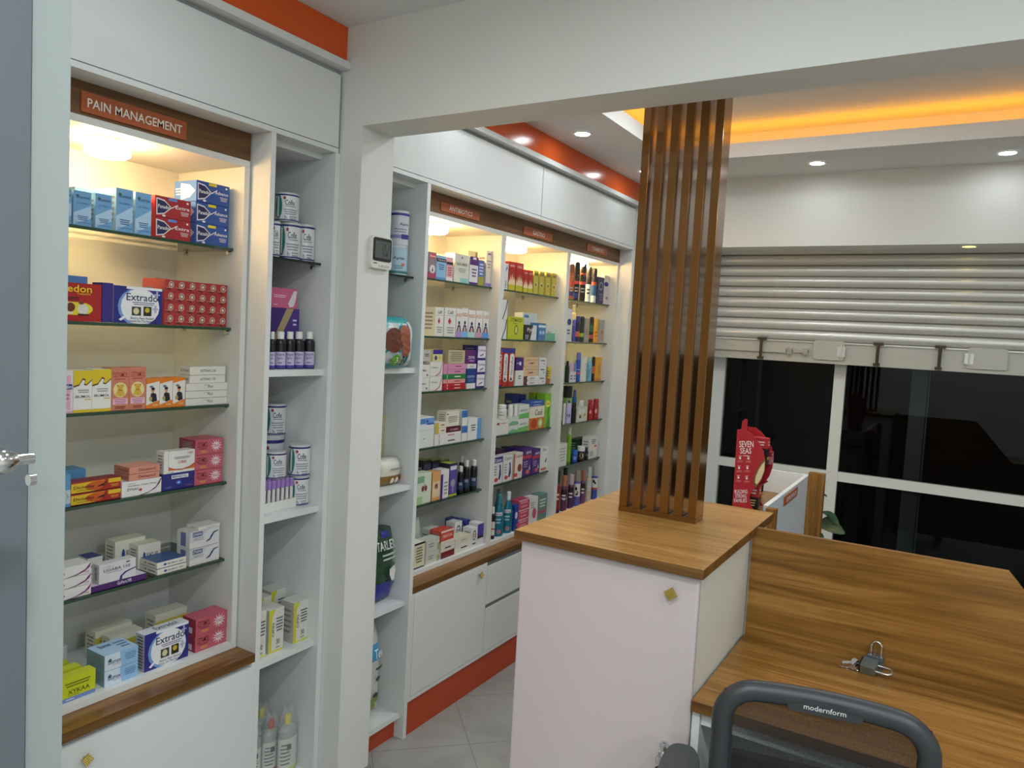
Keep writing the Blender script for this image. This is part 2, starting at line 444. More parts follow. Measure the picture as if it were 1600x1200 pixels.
def base_cab(y0, y1, label, fronts, kn=()):
    r = empty('base_cabinet', label, 'cabinet', group='white base cabinets under the oak ledge')
    mb = MB(); mb.box((-2.13, y0, .141), (XF - .0185, y1, .5738), CARC); mb.box((XF - .0185, y0, .141), (XF, y1, .158), WHITE)
    mb.box((XF - .0185, y0, .158), (XF, y0 + .012, .5738), WHITE); mb.box((XF - .0185, y1 - .012, .158), (XF, y1, .5738), WHITE); mb.build('body', r)
    for i, (a, b, c, d, nm) in enumerate(fronts):
        o = B((XF - .018, a, c), (XF + .001, b, d), WHITE).build(nm, r)
        if nm == 'drawer': B((XF - .017, a + .001, d + .0005), (XF - .004, b - .001, d + .017), mat('#8b8d8d', .35, .6, name='grip_groove')).build('grip_profile', o)
        for (ky, kz) in kn:
            if a < ky < b: mb = MB(); knob(mb, XF + .0015, ky, kz); mb.build('knob', o)
    B((-2.12, y0, 0.0005), (XF - .008, y1, .1405), ORANGE2).build('plinth', r)
base_cab(.40, 1.479, 'white base cabinet with brass knob under the pain medicine display', [(.413, 1.466, .16, .562, 'door')], [(.972, .517)])
base_cab(2.2265, 2.744, 'white single door base cabinet with brass knob beyond the pillar', [(2.24, 2.731, .16, .572, 'door')], [(2.69, .535)])
base_cab(2.7445, 3.48, 'white two drawer base cabinet half hidden by the oak topped cabinet', [(2.758, 3.467, .16, .358, 'drawer'), (2.758, 3.467, .378, .553, 'drawer')])
base_cab(3.4805, 4.2195, 'white base cabinet at the far end behind the oak topped cabinet', [(3.494, 3.84, .16, .562, 'door'), (3.843, 4.206, .16, .562, 'door')])

# ------------------------------------------------------------------ narrow open shelving units
def open_unit(y0, y1, label, tl, tr):
    r = empty('open_shelf_unit', label, 'shelf unit')
    if tl: B((-2.15, y0, 0.0005), (XF, y0 + tl, 2.1395), WHITE).build('side_panel', r)
    if tr: B((-2.15, y1 - tr, 0.0005), (XF, y1, 2.1395), WHITE).build('side_panel', r)
    a, b = y0 + tl + .0003, y1 - tr - .0003
    B((-2.15, a, .1), (-2.138, b, 2.1395), CARC).build('back_panel', r)
    B((-2.138, a, 2.122), (XF - .06, b, 2.1395), WHITE).build('top_rail', r)
    for z in (1.452, 1.005, .552, .103): B((-2.137, a, z - .02), (-1.762, b, z), WHITE).build('shelf', r)
    mb = MB(); z = 1.793; x0, x1 = -2.136, -1.79
    mb.face([(x0, a, z), (x1, a, z), (x1, b, z), (x0, b, z)], GLASS); mb.face([(x0, a, z - .008), (x0, b, z - .008), (x1, b, z - .008), (x1, a, z - .008)], GLASS)
    mb.face([(x1, a, z - .008), (x1, b, z - .008), (x1, b, z), (x1, a, z)], mat('#20282a', .15, name='dark_glass_edge'))
    s = mb.build('glass_shelf', r)
    for y, sg in ((a, 1), (b, -1)): MB().tube([(x1 - .03, y, z - .015), (x1 - .03, y + sg * .012, z - .015)], .006, CHROME, 10).build('shelf_pin', s)
    B((-2.1, a, 0.0005), (XF - .045, b, .0825), ORANGE2).build('plinth', r)
open_unit(1.4795, 1.7535, 'tall narrow white shelf unit of tins, between pain display and pillar', .0175, .02)
open_unit(1.9065, 2.2255, 'tall narrow white shelf unit of diaper packs, just beyond the pillar', .001, .02)
tag(B((-2.13, 4.2005, .6), (XF, 4.2185, 2.1395), WHITE).build('end_panel'), 'tall white end panel closing the far display cabinets', 'panel')
tag(B((-2.13, 2.2258, .6), (XR - .0, 2.2262, .601), WHITE).build('x'), 'x', 'x') if 0 else None

# ------------------------------------------------------------------ downlights
DL = emit('downlight_glow', COOL, E_DOWN); DLY = emit('yellow_downlight_glow', (1, .78, .12), 3.0)
RING = mat('#eeeeec', .4, name='downlight_ring')
DLN = emit('near_downlight_glow', COOL, E_DNEAR)
def downlight(x, y, z, label, m=DL, r=.034):
    if m is DL and y < 1.7: m = DLN
    t = empty('ceiling_downlight', label, 'ceiling light', group='small round recessed downlights')
    MB().lathe((x, y, z), [(r + .012, -.0005, RING), (r + .011, -.005, RING), (r, -.004, RING), (r, -.001, RING)], 24).build('trim_ring', t)
    MB().lathe((x, y, z), [(0, -.0012, m), (r, -.0012, m)], 24).build('light_disc', t)
for x, y, l in ((-1.57, 3.10, 'recessed downlight in front of the orange band, left of the slats'), (-.70, 3.98, 'recessed downlight near the shutter, just right of the slats'),
                (.095, 4.03, 'recessed downlight at the right edge above the shutter'), (-1.57, 2.32, 'recessed downlight above the antibiotics cabinets, behind the beam'),
                (-1.57, 3.90, 'recessed downlight at the far end of the orange band'), (.9, 4.0, 'added recessed downlight far right above the shutter'), (1.95, 3.0, 'added recessed downlight by the right wall'),
                (-1.25, .95, 'recessed downlight of the near room facing the pain display'), (-.45, 1.15, 'recessed downlight of the near room left of the chair'), (.55, .95, 'added recessed downlight of the near room above the desk'),
                (-1.0, -.4, 'added recessed downlight behind the viewer on the left'), (.6, -.5, 'added recessed downlight behind the viewer on the right'), (1.6, .9, 'added recessed downlight of the near room by the right wall')):
    downlight(x, y, ZC, l)  # far-right, right-wall, desk and behind-viewer downlights are unseen, added for light
def fill_lamp(x, y, z, e, label):  # unseen round lamps, added to raise the general light
    t = empty('fill_ceiling_lamp', label, 'ceiling light', group='added round fill lamps out of view')
    m = emit('fill_lamp_glow', COOL, e)
    MB().lathe((x, y, z), [(0, -.0005, RING), (.1, -.0005, RING), (.1, -.02, RING), (.09, -.02, RING)], 28).build('lamp_rim', t)
    MB().lathe((x, y, z), [(.09, -.019, m), (.06, -.026, m), (0, -.028, m)], 28).build('lamp_diffuser', t)
for x, y, l in ((-.95, 2.55, 'added round fill lamp in the ceiling tray above the oak topped cabinet'), (-.3, 2.95, 'added round fill lamp in the ceiling tray above the supplements counter'), (.4, 2.55, 'added round fill lamp in the ceiling tray right of the counter'),
                (1.1, 2.95, 'added round fill lamp in the ceiling tray near the right wall'), (-.95, 3.1, 'added round fill lamp in the ceiling tray beside the gastro display')):
    fill_lamp(x, y, zt, E_TRAY, l)
for x, y, l in ((-.15, .1, 'added round fill lamp just behind the viewer'), (1.1, .3, 'added round fill lamp right of the viewer'), (-.5, -1.0, 'added round fill lamp far behind the viewer, left'), (1.1, -.9, 'added round fill lamp far behind the viewer, right')):
    fill_lamp(x, y, ZC, E_NEAR, l)
downlight(-.02, 4.305, 2.15, 'small yellow downlight in the soffit over the shutter', DLY, .03)

# ------------------------------------------------------------------ window, posts, shutter
FR = mat('#d8dad4', .35, name='white_aluminium')
FRG = mat('#6a6e70', .4, .3, name='grey_aluminium')
YW = 4.55
mb = MB()
for a, b in ((-1.33, -1.236), (-.618, -.558), (.62, .68), (1.84, 1.9)): mb.box((a, YW, 0), (b, YW + .06, 2.3), FR)
for a, b in ((-1.236, -.618), (-.558, .62), (.68, 1.84)):
    mb.box((a, YW + .005, .862), (b, YW + .055, .915), FR); mb.box((a, YW + .005, .0), (b, YW + .055, .09), FR); mb.box((a, YW + .005, .48), (b, YW + .055, .53), FR) if a == -1.236 and 0 else None
struct(mb, 'window_frame_1').name = 'window_1'
mb = MB()
for a, b in ((-1.236, -.618), (-.558, .62), (.68, 1.84)):
    for c, d in ((.09, .862), (.915, 2.3)):
        mb.face([(a, YW + .03, c), (b, YW + .03, c), (b, YW + .03, d), (a, YW + .03, d)], WINGLASS)
struct(mb, 'window_2')
mb = MB()
for a, b in ((-.235, -.155), ): mb.box((a, YW + .12, 0), (b, YW + .17, 2.3), FRG); mb.box((b + .004, YW + .13, 0), (b + .012, YW + .17, 2.3), FRG)
struct(mb, 'window_3')
struct(B((-2.4, 5.6, -.05), (2.4, 5.7, 2.6), mat('#0a0b0c', .8, name='dark_outside')), 'wall_outside')
struct(B((-2.4, 4.9, -.06), (2.4, 5.6, -.01), mat('#101112', .8, name='dark_pavement')), 'floor_outside')

SHUT = mat('#d0cfca', .33, .4, name='shutter_steel', bump=.1, bscale=30)
SHB = mat('#b3b1a7', .45, .15, name='shutter_bar_paint', bump=.1, bscale=20)
GROOVE = mat('#6a665c', .5, .3, name='shaded_grimy_joint')  # groove grime, with the shade of the slat gap painted in
RUST = mat('#4c4030', .6, .5, name='rusty_steel')
r = empty('roller_shutter', 'grey steel roller shutter pulled halfway down over the window', 'shutter')
ys = 4.46; p = .0605; z0 = 1.645; n = 9; prof = []
for k in range(n):
    zz = z0 + k * p
    for a, d in ((0, 0), (.06, -.004), (.1, .001), (.22, -.006), (.42, -.0125), (.62, -.0135), (.82, -.009), (.95, -.002)): prof.append((ys + d, zz + a * p))
mb = MB(); X0, X1 = -1.31, 1.86
for k in range(n):
    zz = z0 + k * p; pr_ = [(.10, .004), (.12, -.001), (.2, -.006), (.34, -.011), (.5, -.0135), (.66, -.0135), (.8, -.011), (.92, -.006), (.985, .0), (1.0, .004)]
    vs = [(x, ys + d, zz + a * p) for a, d in pr_ for x in (X0, X1)]
    mb.mesh(vs, [(2 * i, 2 * i + 1, 2 * i + 3, 2 * i + 2) for i in range(len(pr_) - 1)], SHUT, True)
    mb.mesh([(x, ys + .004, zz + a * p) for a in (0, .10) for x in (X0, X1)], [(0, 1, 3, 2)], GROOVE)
mb.build('slat_curtain', r)
sm = MB(); sm.box((X0, ys - .01, z0 + n * p - .001), (X1, ys + .05, 2.1495), SHUT); sm.build('shutter_hood', r)
mb = MB(); mb.box((X0, ys - .004, 1.545), (X1, ys + .004, 1.643), SHB); mb.box((X0, ys - .014, 1.528), (X1, ys + .01, 1.545), SHB); mb.box((X0, ys - .012, 1.64), (X1, ys + .002, 1.648), SHUT)
bar = mb.build('bottom_bar', r)
mb = MB(); mb.box((X0, ys - .02, 1.575), (-.87, ys - .0045, 1.602), SHB)
for a in (-.86, -.775): mb.box((a, ys - .03, 1.57), (a + .025, ys - .0045, 1.607), CHROME)
mb.box((-.83, ys - .018, 1.58), (-.75, ys - .0045, 1.596), CHROME); mb.build('slide_bolt', bar)
for xa, xb in ((-.722, -.562), (.015, .19)):
    mb = MB(); pts = []
    for cx, cz, a0 in ((xb - .012, 1.655 - .012, 0), (xa + .012, 1.655 - .012, 90), (xa + .012, 1.548 + .012, 180), (xb - .012, 1.548 + .012, 270)):
        for k in range(4): a = radians(a0 + 30 * k); pts.append((cx + .012 * cos(a), ys - .0205, cz + .012 * sin(a)))
    mb.prism(pts, (0, .016, 0), SHB); mb.build('lock_cover_plate', bar)
    hx = xb - .035 if xa < -.3 else xa - .01
    mb = MB(); mb.box((hx, ys - .024, 1.57), (hx + .04, ys - .0208, 1.625), SHUT); mb.tube([(hx + .02, ys - .026, 1.565), (hx + .02, ys - .026, 1.64)], .004, SHUT, 8); mb.build('hinge', bar)
for x in (-1.005, -.395, -.105):
    mb = MB(); mb.box((x - .025, ys - .028, 1.643), (x + .025, ys - .012, 1.657), RUST); mb.tube([(x, ys - .03, 1.65), (x, ys - .034, 1.6), (x, ys - .03, 1.535)], .008, RUST, 8)
    mb.box((x - .018, ys - .036, 1.532), (x + .014, ys - .0145, 1.547), RUST); mb.build('latch_rod', bar)

# ------------------------------------------------------------------ tall cabinet with pink-white door, oak top
CX0, CX1, CY0, CY1, CZ = -.946, -.458, 1.635, 2.33, 1.1
r = empty('low_partition_cabinet', 'waist high cabinet with blush white door and oak top, carrying the slats', 'cabinet')
B((CX0 + .02, CY0 + .02, .0005), (CX1 - .012, CY1 - .01, 1.0745), mat('#d9d9d0', .5, name='cream_board')).build('body', r)
mb = MB(); e = .006
mb.box((CX0 + .012, CY0, .03), (CX1 - .008, CY0 + .019, 1.072), PINKISH)
d = mb.build('door', r)
bv = d.modifiers.new('bevel', 'BEVEL'); bv.width = .005; bv.segments = 3
mb = MB(); knob(mb, -.526, CY0 - .0005, 1.027, 'y', .0125); mb.build('knob', d)
mb = MB()
mb.mesh([(-.519 + .011 * cos(i * pi / 8), CY0 - dd, .664 + .011 * sin(i * pi / 8)) for dd in (.0005, .007) for i in range(16)], [(i, (i + 1) % 16, 16 + (i + 1) % 16, 16 + i) for i in range(16)] + [tuple(range(16, 32))], CHROME, False)
lk = mb.build('door_lock', d)
mb = MB(); mb.box((CX0, CY0 - .02, 1.076), (CX1 + .005, CY1, CZ), WOODE, top=WOODT); t = mb.build('oak_top', r)
bv = t.modifiers.new('bevel', 'BEVEL'); bv.width = .0015; bv.segments = 2
# keys hanging in that lock: a thing of their own
r = empty('key_bunch', 'small keys hanging from the lock of the blush white door', 'keys')
mb = MB(); mb.box((-.5215, CY0 - .022, .655), (-.5165, CY0 - .0075, .673), CHROME); mb.lathe((-.519, CY0 - .019, .64), [(0, 0, CHROME), (.009, .002, CHROME), (.009, .016, CHROME), (0, .02, CHROME)], 12, .3); mb.build('key_in_lock', r)
MB().tube([(-.522 + .012 * cos(i * pi / 8), CY0 - .018, .634 + .012 * sin(i * pi / 8)) for i in range(16)], .0009, CHROME, 6, closed=True).build('key_ring', r)
mb = MB(); mb.lathe((-.524, CY0 - .016, .592), [(0, 0, BLACKP), (.010, .004, BLACKP), (.0105, .022, BLACKP), (0, .03, BLACKP)], 14, .3); mb.box((-.526, CY0 - .017, .565), (-.522, CY0 - .0155, .594), CHROME); mb.build('hanging_key', r)

# ------------------------------------------------------------------ bronze slat screen
SLM = mat('#7e5320', .14, .6, name='bronze_gloss_paint', coat=.5, spec=.6, noise=.02)
r = empty('slat_screen', 'screen of six upright glossy bronze slats on the oak topped cabinet', 'slat screen')
SY0, SY1 = 2.012, 2.082
for k in range(6):
    x = -.8275 + k * .0413
    mb = MB(); mb.box((x, SY0, 1.1145), (x + .0235, SY1, ZC - .0005), SLM); o = mb.build('slat', r)
    bv = o.modifiers.new('bevel', 'BEVEL'); bv.width = .0012; bv.segments = 2
B((-.828, SY0 + .0005, 1.1005), (-.5975, SY1, 1.114), SLM).build('bottom_rail', r)
mb = MB()
for x in (-.776, -.693, -.612): mb.box((x, SY0 + .003, 1.1145), (x + .012, SY0 + .02, 1.1175), CHROME)
mb.build('fixing_plates', r)

# ------------------------------------------------------------------ desk with oak upstand
r = empty('reception_desk', 'oak reception desk with upstand panel, right of the oak topped cabinet', 'desk')
DX0, DX1 = CX1 - .006, 1.05; DZ = .79
mb = MB(); mb.box((DX0, CY0 - .002, DZ - .025), (DX1, 2.112, DZ), WOODE, top=WOODX); mb.build('desk_top', r)
mb = MB(); mb.prism([(DX0, 2.113, .12), (DX1, 2.113, .12), (DX1, 2.113, .62), (.135 + .42, 2.113, .60), (.135, 2.113, 1.098), (DX0, 2.113, 1.096)], (0, .018, 0), WOODX); mb.build('upstand_panel', r)
B((DX0, CY0 + .01, .0005), (DX0 + .018, 2.11, DZ - .0255), WHITE).build('side_panel', r)
B((DX1 - .02, CY0 + .01, .0005), (DX1, 2.11, DZ - .0255), WHITE).build('side_panel', r)
B((DX0 + .0185, CY0 + .02, DZ - .06), (DX1 - .0205, CY0 + .038, DZ - .0255), WHITE).build('front_rail', r)
B((DX0 + .0185, 1.98, .2), (DX1 - .0205, 1.998, DZ - .0255), WHITE).build('modesty_panel', r)

# ------------------------------------------------------------------ supplements counter
r = empty('supplement_counter', 'white counter with upstand and SUPPLEMENTS sign, behind the oak topped cabinet', 'counter')
KX = -.535; KY0, KY1 = 2.66, 3.47; KZ = 1.05
GREYW = mat('#c3cad2', .5, name='pale_grey_board')
B((-.725, KY0, .0005), (KX - .02, KY1, .925), WHITE).build('body', r)
B((-.725, KY0, .926), (KX - .021, KY1 - .02, .95), WOODY).build('counter_top', r)
B((KX - .0195, KY0, .0005), (KX - .003, KY1, KZ), GREYW, top=WHITE).build('front_panel', r)
B((-.725, KY1 - .0195, .951), (KX - .02, KY1, KZ), WHITE).build('back_upstand', r)
B((KX - .003, KY1 - .028, .0005), (KX + .062, KY1 + .02, KZ + .012), WOODZ).build('end_post', r)
B((KX - .003, KY0 - .035, .0005), (KX + .03, KY0 + .0, KZ - .003), WOODZ).build('end_post', r)
r = empty('counter_sign', 'small copper sign reading SUPPLEMENTS on the pale counter front', 'sign')
x = KX - .0025; y0, y1, z0, z1 = 2.925, 3.185, 1.003, 1.039
B((x, y0, z0), (x + .004, y1, z1), mat('#a8562e', .4, name='copper_plate')).build('plate', r)
mb = MB(); art(mb, [('t', 'SUPPLEMENTS', .12, .25, .88, .75, '#f2ece4')], lambda u, v, o: (x + .0043 + o, y0 + u * (y1 - y0), z0 + v * (z1 - z0))); mb.build('lettering', r)

# ------------------------------------------------------------------ red cardboard display
RED = mat('#b3232f', .4, name='red_card'); RED2 = mat('#8d1420', .45, name='dark_red_card')
r = empty('cardboard_display', 'red cardboard SEVEN SEAS display with a rounded front, on the rear counter', 'display stand')
ya = 2.86; yb = 3.0
def sp(u, v, y=ya): q = px(u, v, 1, ya); return (q.x, y, q.z)
side = [(1143.5, 800), (1152, 671), (1158, 672), (1160, 658), (1164, 654.5), (1168, 656), (1167, 673), (1176, 680), (1186, 692), (1193, 706), (1196, 722), (1194, 738), (1189, 752), (1182, 762), (1176, 765), (1171, 776), (1173, 790), (1179, 800)]
zmin = .951
for y, m, nm in ((ya, RED, 'side_wall'), (yb, RED, 'side_wall')):
    pts = [sp(u, v, y) for u, v in (side if y == ya else side[:2] + side[6:])]; pts = [(a, b, max(c, zmin)) for a, b, c in pts]
    MB().prism(pts, (0, .004, 0), m).build(nm, r)
q0, q1 = sp(1143.5, 800), sp(1152, 671)
W = lambda p: (p[0], p[1], max(p[2], zmin))
MB().prism([W((q0[0] + .002, ya + .004, q0[2])), W((q0[0] + .006, ya + .004, q0[2])), (q1[0] + .006, ya + .004, q1[2] - .002), (q1[0] + .002, ya + .004, q1[2] - .002)], (0, yb - ya - .0045, 0), RED2).build('back_wall', r)
zs_ = (zmin + .001, 1.075, 1.15); u2t = px(1192, 700, 1, ya).x
for z in zs_:
    B((q0[0] + .0065, ya + .0045, z), (u2t, yb - .0005, z + .003), RED2).build('tray', r)
mb = MB()
def F(u, v, o): q = px(u, v, 1, ya); return (q.x, ya - o, q.z)
A = [('t', 'SEVEN', 1155, 699, 1177.5, 689, '#f4eaea'), ('t', 'SEAS', 1156.5, 709, 1174, 700, '#f4eaea'), ('l', 1159, 713, 1171, 711, 1, '#f0d8d8'),
     ('t', 'BUILDING', 1148, 771, 1168, 765, '#f4eaea'), ('t', 'STRONG', 1149, 778, 1166.5, 772, '#f4eaea'), ('t', 'FAMILIES', 1147, 785, 1167, 779, '#f4eaea')]
mb2 = MB()
for cx_, cy_ in ((1156.5, 713.5), (1169.5, 714), (1155, 729), (1168, 729), (1154, 744), (1167, 745)):
    A += [('l', cx_ - 3, cy_ - 2, cx_ + 3, cy_, 1, '#f0d8d8'), ('e', cx_, cy_ + 2.2, 1.7, 1.9, '#f4e4e4'), ('l', cx_ - 5, cy_ + 5.5, cx_ + 5, cy_ + 9, 2, '#d98a8e')]
A += [('p', [(1177, 757), (1178, 745), (1183, 733), (1190, 722), (1195.5, 716), (1195, 736), (1189, 751), (1182, 761)], '#7a5a2c'), ('p', [(1180, 754), (1181, 745), (1185, 735), (1191, 725), (1195.3, 721), (1194.5, 735), (1189, 749), (1183, 757)], '#e2cfa4')]
art(mb, A, F, .0003); mb.build('printed_panel', r)
def small_box(x0, x1, y0, y1, z0, z1, label, c1, c2):
    mb = MB(); m1, m2 = mat(c1), mat(c2)
    mb.box((x0, y0, z0), (x1, y1, z0 + (z1 - z0) * .62), m2); mb.box((x0, y0, z0 + (z1 - z0) * .62), (x1, y1, z1), m1)
    art(mb, [('l', .15, .7, .85, .9, 2, '#f0e0d8'), ('l', .2, .3, .8, .55, 3, '#e8c880')], lambda u, v, o: (x0 + u * (x1 - x0), y0 - o, z0 + v * (z1 - z0)))
    art(mb, [('l', .15, .7, .85, .9, 2, '#f0e0d8'), ('r', .15, .2, .85, .3, '#c9a040')], lambda u, v, o: (x1 + o, y0 + u * (y1 - y0), z0 + v * (z1 - z0)))
    tag(mb.build('supplement_carton'), label, 'supplement box', 'cartons in the red display')
bx = q0[0] + .012
u1 = px(1176, 700, 1, ya + .03).x; u2 = px(1199, 700, 1, ya + .03).x; u3 = px(1166, 770, 1, ya + .03).x; u4 = px(1186, 770, 1, ya + .03).x
small_box(u1, u2, ya + .03, ya + .07, zs_[2] + .0035, px(1185, 684, 1, ya + .03).z, 'red and black carton in the upper tray of the red display', '#b3232f', '#151214')
small_box(u1 + .01, u2 + .008, ya + .075, ya + .115, zs_[2] + .0035, zs_[2] + .05, 'dull pink carton behind the red and black carton, upper display tray', '#8d1420', '#b06a74')
small_box(u3, u4, ya + .03, ya + .07, zs_[0] + .0035, px(1180, 759, 1, ya + .03).z, 'red and black carton in the lowest tray of the red display', '#b3232f', '#17181c')

# ------------------------------------------------------------------ potted plant behind the desk
r = empty('potted_plant', 'potted plant with broad dark green leaves beside the window post', 'plant')
LEAF = mat('#2c4a34', .35, name='leaf_green', bump=.2, bscale=40); PX, PY = -.6, 3.98
MB().lathe((PX, PY, 0), [(0, .001, BLACKP), (.1, .001, BLACKP), (.13, .24, mat('#3a3a3c', .5, name='pot')), (.12, .24, BLACKP), (.115, .21, mat('#3b2c20', .9, name='soil')), (0, .21, mat('#3b2c20', .9, name='soil'))], 24).build('pot', r)
def leaf(base, tip, w, droop, k, side=None):
    b, t = Vector(base), Vector(tip); d = t - b; s = side or d.cross(Vector((0, 0, 1))).normalized(); mb = MB(); n = 10; rows = []
    for i in range(n + 1):
        q = i / n; c = b + d * q + Vector((0, 0, droop * sin(q * pi))); ww = w * sin(pi * min(1, q * .93 + .05)) ** .8
        rows.append([c - s * ww + Vector((0, 0, .25 * ww)), c - s * ww * .5 + Vector((0, 0, .08 * ww)), c, c + s * ww * .5 + Vector((0, 0, .08 * ww)), c + s * ww + Vector((0, 0, .25 * ww))])
    vs = [v for rr in rows for v in rr]; vs2 = [v - Vector((0, 0, .0012)) for v in vs]
    fs = [(i * 5 + j, i * 5 + j + 1, i * 5 + j + 6, i * 5 + j + 5) for i in range(n) for j in range(4)]
    mb.mesh(vs, fs, LEAF, True); mb.mesh(vs2, [f[::-1] for f in fs], LEAF, True)
    o = mb.build('leaf', r)
    MB().tube([(PX + .01 * cos(k), PY + .01 * sin(k), .2), ((PX + b.x) / 2, (PY + b.y) / 2, (.2 + b.z) * .6), tuple(b)], .004, mat('#4a7a3c', .5, name='stalk'), 6).build('leaf_stalk', r)
q = px(1279, 821, 1, 3.94); q2 = px(1320, 833, 1, 3.88)
leaf(q, q2, .042, .012, 0, Vector((.25, -.5, -.8)).normalized())
q = px(1276, 772, 1, 3.98); q2 = px(1292, 776, 1, 3.94); leaf(q, q2, .016, .004, 1)
for k in range(2, 9):
    a = k * 2.3; zz = .5 + .035 * k; leaf((PX + .03 * cos(a), PY + .03 * sin(a), zz), (PX + .17 * cos(a), PY + .17 * sin(a), zz - .04), .036, .03, k)

# ------------------------------------------------------------------ padlocks on the desk
LOCKM = mat('#8e9ea4', .3, .85, name='laminated_steel')
def padlock(T, label, keyed=False):
    """T maps local (x right, y back, z up along the shackle) to the room"""
    r = empty('padlock', label, 'padlock', group='padlocks on the reception desk')
    mb = MB(); w, d, h = .0195, .011, .034
    for i in range(8):
        za, zb = h * i / 8, h * (i + .86) / 8
        vs = [T(Vector(p)) for zz in (za, zb) for p in ((-w, -d, zz), (w, -d, zz), (w, d, zz), (-w, d, zz))]
        mb.mesh(vs, [(3, 2, 1, 0), (4, 5, 6, 7), (0, 1, 5, 4), (1, 2, 6, 5), (2, 3, 7, 6), (3, 0, 4, 7)], LOCKM)
    w2, d2 = w * .95, d * .94
    vs = [T(Vector(p)) for zz in (.0002, h) for p in ((-w2, -d2, zz), (w2, -d2, zz), (w2, d2, zz), (-w2, d2, zz))]
    mb.mesh(vs, [(3, 2, 1, 0), (4, 5, 6, 7), (0, 1, 5, 4), (1, 2, 6, 5), (2, 3, 7, 6), (3, 0, 4, 7)], STEEL)
    for sx in (-1, -.3, .3, 1):
        for sy in (-1, 1): 
            c = Vector((sx * w * .8, sy * d * .7, h)); mb.mesh([T(c + Vector((.0018 * cos(i * pi / 4), .0018 * sin(i * pi / 4), 0 if L == 0 else .001))) for L in (0, 1) for i in range(8)], [(i, (i + 1) % 8, 8 + (i + 1) % 8, 8 + i) for i in range(8)] + [tuple(range(8, 16))], CHROME)
    mb.build('lock_body', r)
    mb = MB(); vs = [T(Vector(p)) for zz in (-.004, 0) for p in ((-w2, -d2, zz), (w2, -d2, zz), (w2, d2, zz), (-w2, d2, zz))]
    mb.mesh(vs, [(3, 2, 1, 0), (4, 5, 6, 7), (0, 1, 5, 4), (1, 2, 6, 5), (2, 3, 7, 6), (3, 0, 4, 7)], BLACKP)
    if keyed: mb.build('end_cap', r)
    pts = [(-.012, 0, h - .002), (-.012, 0, h + .012), (-.012, 0, h + .024)] + [(-.012 * cos(i * pi / 8), 0, h + .024 + .012 * sin(i * pi / 8)) for i in range(1, 8)] + [(.012, 0, h + .024), (.012, 0, h + .012), (.012, 0, h - .002)]
    MB().tube([T(Vector(p)) for p in pts], .0033, CHROME, 10).build('shackle', r)
    return r
c0 = px(1364, 1043, 2, DZ + .0005)
c0 = Vector((-.130, 2.0985, DZ + .0005))
padlock(lambda p: Matrix.Rotation(radians(-8), 3, 'Z') @ p + c0, 'steel padlock standing upright with its shackle up, on the oak desk')
c1 = px(1346, 1048, 2, DZ) + Vector((0, 0, .0172))
def T2(p):
    return Matrix.Rotation(radians(-8), 3, 'Z') @ Vector((p.z, p.x * cos(.32) - p.y * sin(.32), p.x * sin(.32) + p.y * cos(.32))) + c1
LOCK2 = padlock(T2, 'steel padlock lying on its side in front of the upright one', True)
r = empty('padlock_keys', 'pair of round headed keys beside the lying padlock', 'keys')
def key(c, ang, tilt):
    M = Matrix.Translation(c) @ Matrix.Rotation(ang, 4, 'Z') @ Matrix.Rotation(tilt, 4, 'X'); mb = MB()
    pts = [(.0105 * cos(i * pi / 10), .0105 * sin(i * pi / 10), 0) for i in range(20)]
    mb.prism([M @ Vector(p) for p in pts], M.to_3x3() @ Vector((0, 0, .002)), CHROME)
    mb.prism([M @ Vector(p) for p in ((-.009, .003, 0), (-.034, .003, 0), (-.034, -.002, 0), (-.030, -.004, 0), (-.027, -.002, 0), (-.022, -.004, 0), (-.018, -.002, 0), (-.009, -.003, 0))], M.to_3x3() @ Vector((0, 0, .002)), CHROME)
    mb.build('key', r)
key(Vector((-.174, 2.058, DZ + .018)), radians(35), radians(60))
key(Vector((-.178, 2.058, DZ + .002)), radians(20), 0)
MB().tube([(-.163 + .010 * cos(i * pi / 8), 2.05, DZ + .012 + .010 * sin(i * pi / 8)) for i in range(16)], .0009, CHROME, 6, closed=True).build('key_ring', r)

# ------------------------------------------------------------------ thermometer on the pillar
r = empty('wall_thermometer', 'white digital thermometer with black bordered screen, on the pillar side', 'thermometer')
def rr(y0, y1, z0, z1, rad, bow=0, n=5):
    P = []
    for cy, cz, a0 in ((y1 - rad, z1 - rad, 0), (y0 + rad, z1 - rad, 90), (y0 + rad, z0 + rad, 180), (y1 - rad, z0 + rad, 270)):
        for k in range(n): a = radians(a0 + 90 * k / (n - 1)); P.append((cy + rad * cos(a), cz + rad * sin(a)))
    return [(y, z + bow * (1 - ((y - (y0 + y1) / 2) / ((y1 - y0) / 2)) ** 2) * (1 if z > (z0 + z1) / 2 else 0)) for y, z in P]
xw = -1.6525
MB().prism([(xw, y, z) for y, z in rr(1.803, 1.9, 1.787, 1.888, .010, .006)], (.014, 0, 0), mat('#dcdcd2', .4, name='ivory_plastic')).build('case', r)
MB().prism([(xw + .0141, y, z) for y, z in rr(1.8085, 1.8955, 1.811, 1.884, .007, .005)], (.002, 0, 0), BLACKP).build('bezel', r)
mb = MB(); mb.prism([(xw + .0162, y, z) for y, z in rr(1.816, 1.888, 1.82, 1.875, .002)], (.0006, 0, 0), mat('#5a605c', .25, name='lcd'))
art(mb, [('t', '24.1', .4, .5, .92, .9, '#343a38'), ('t', '54', .5, .08, .85, .42, '#3a403e')], lambda u, v, o: (xw + .0169 + o, 1.816 + u * .072, 1.82 + v * .055)); mb.build('screen', r)
mb = MB()
for k in range(4): mb.box((xw + .0141, 1.838 + k * .014, 1.794), (xw + .0165, 1.846 + k * .014, 1.799), mat('#c4c4ba', .4, name='button'))
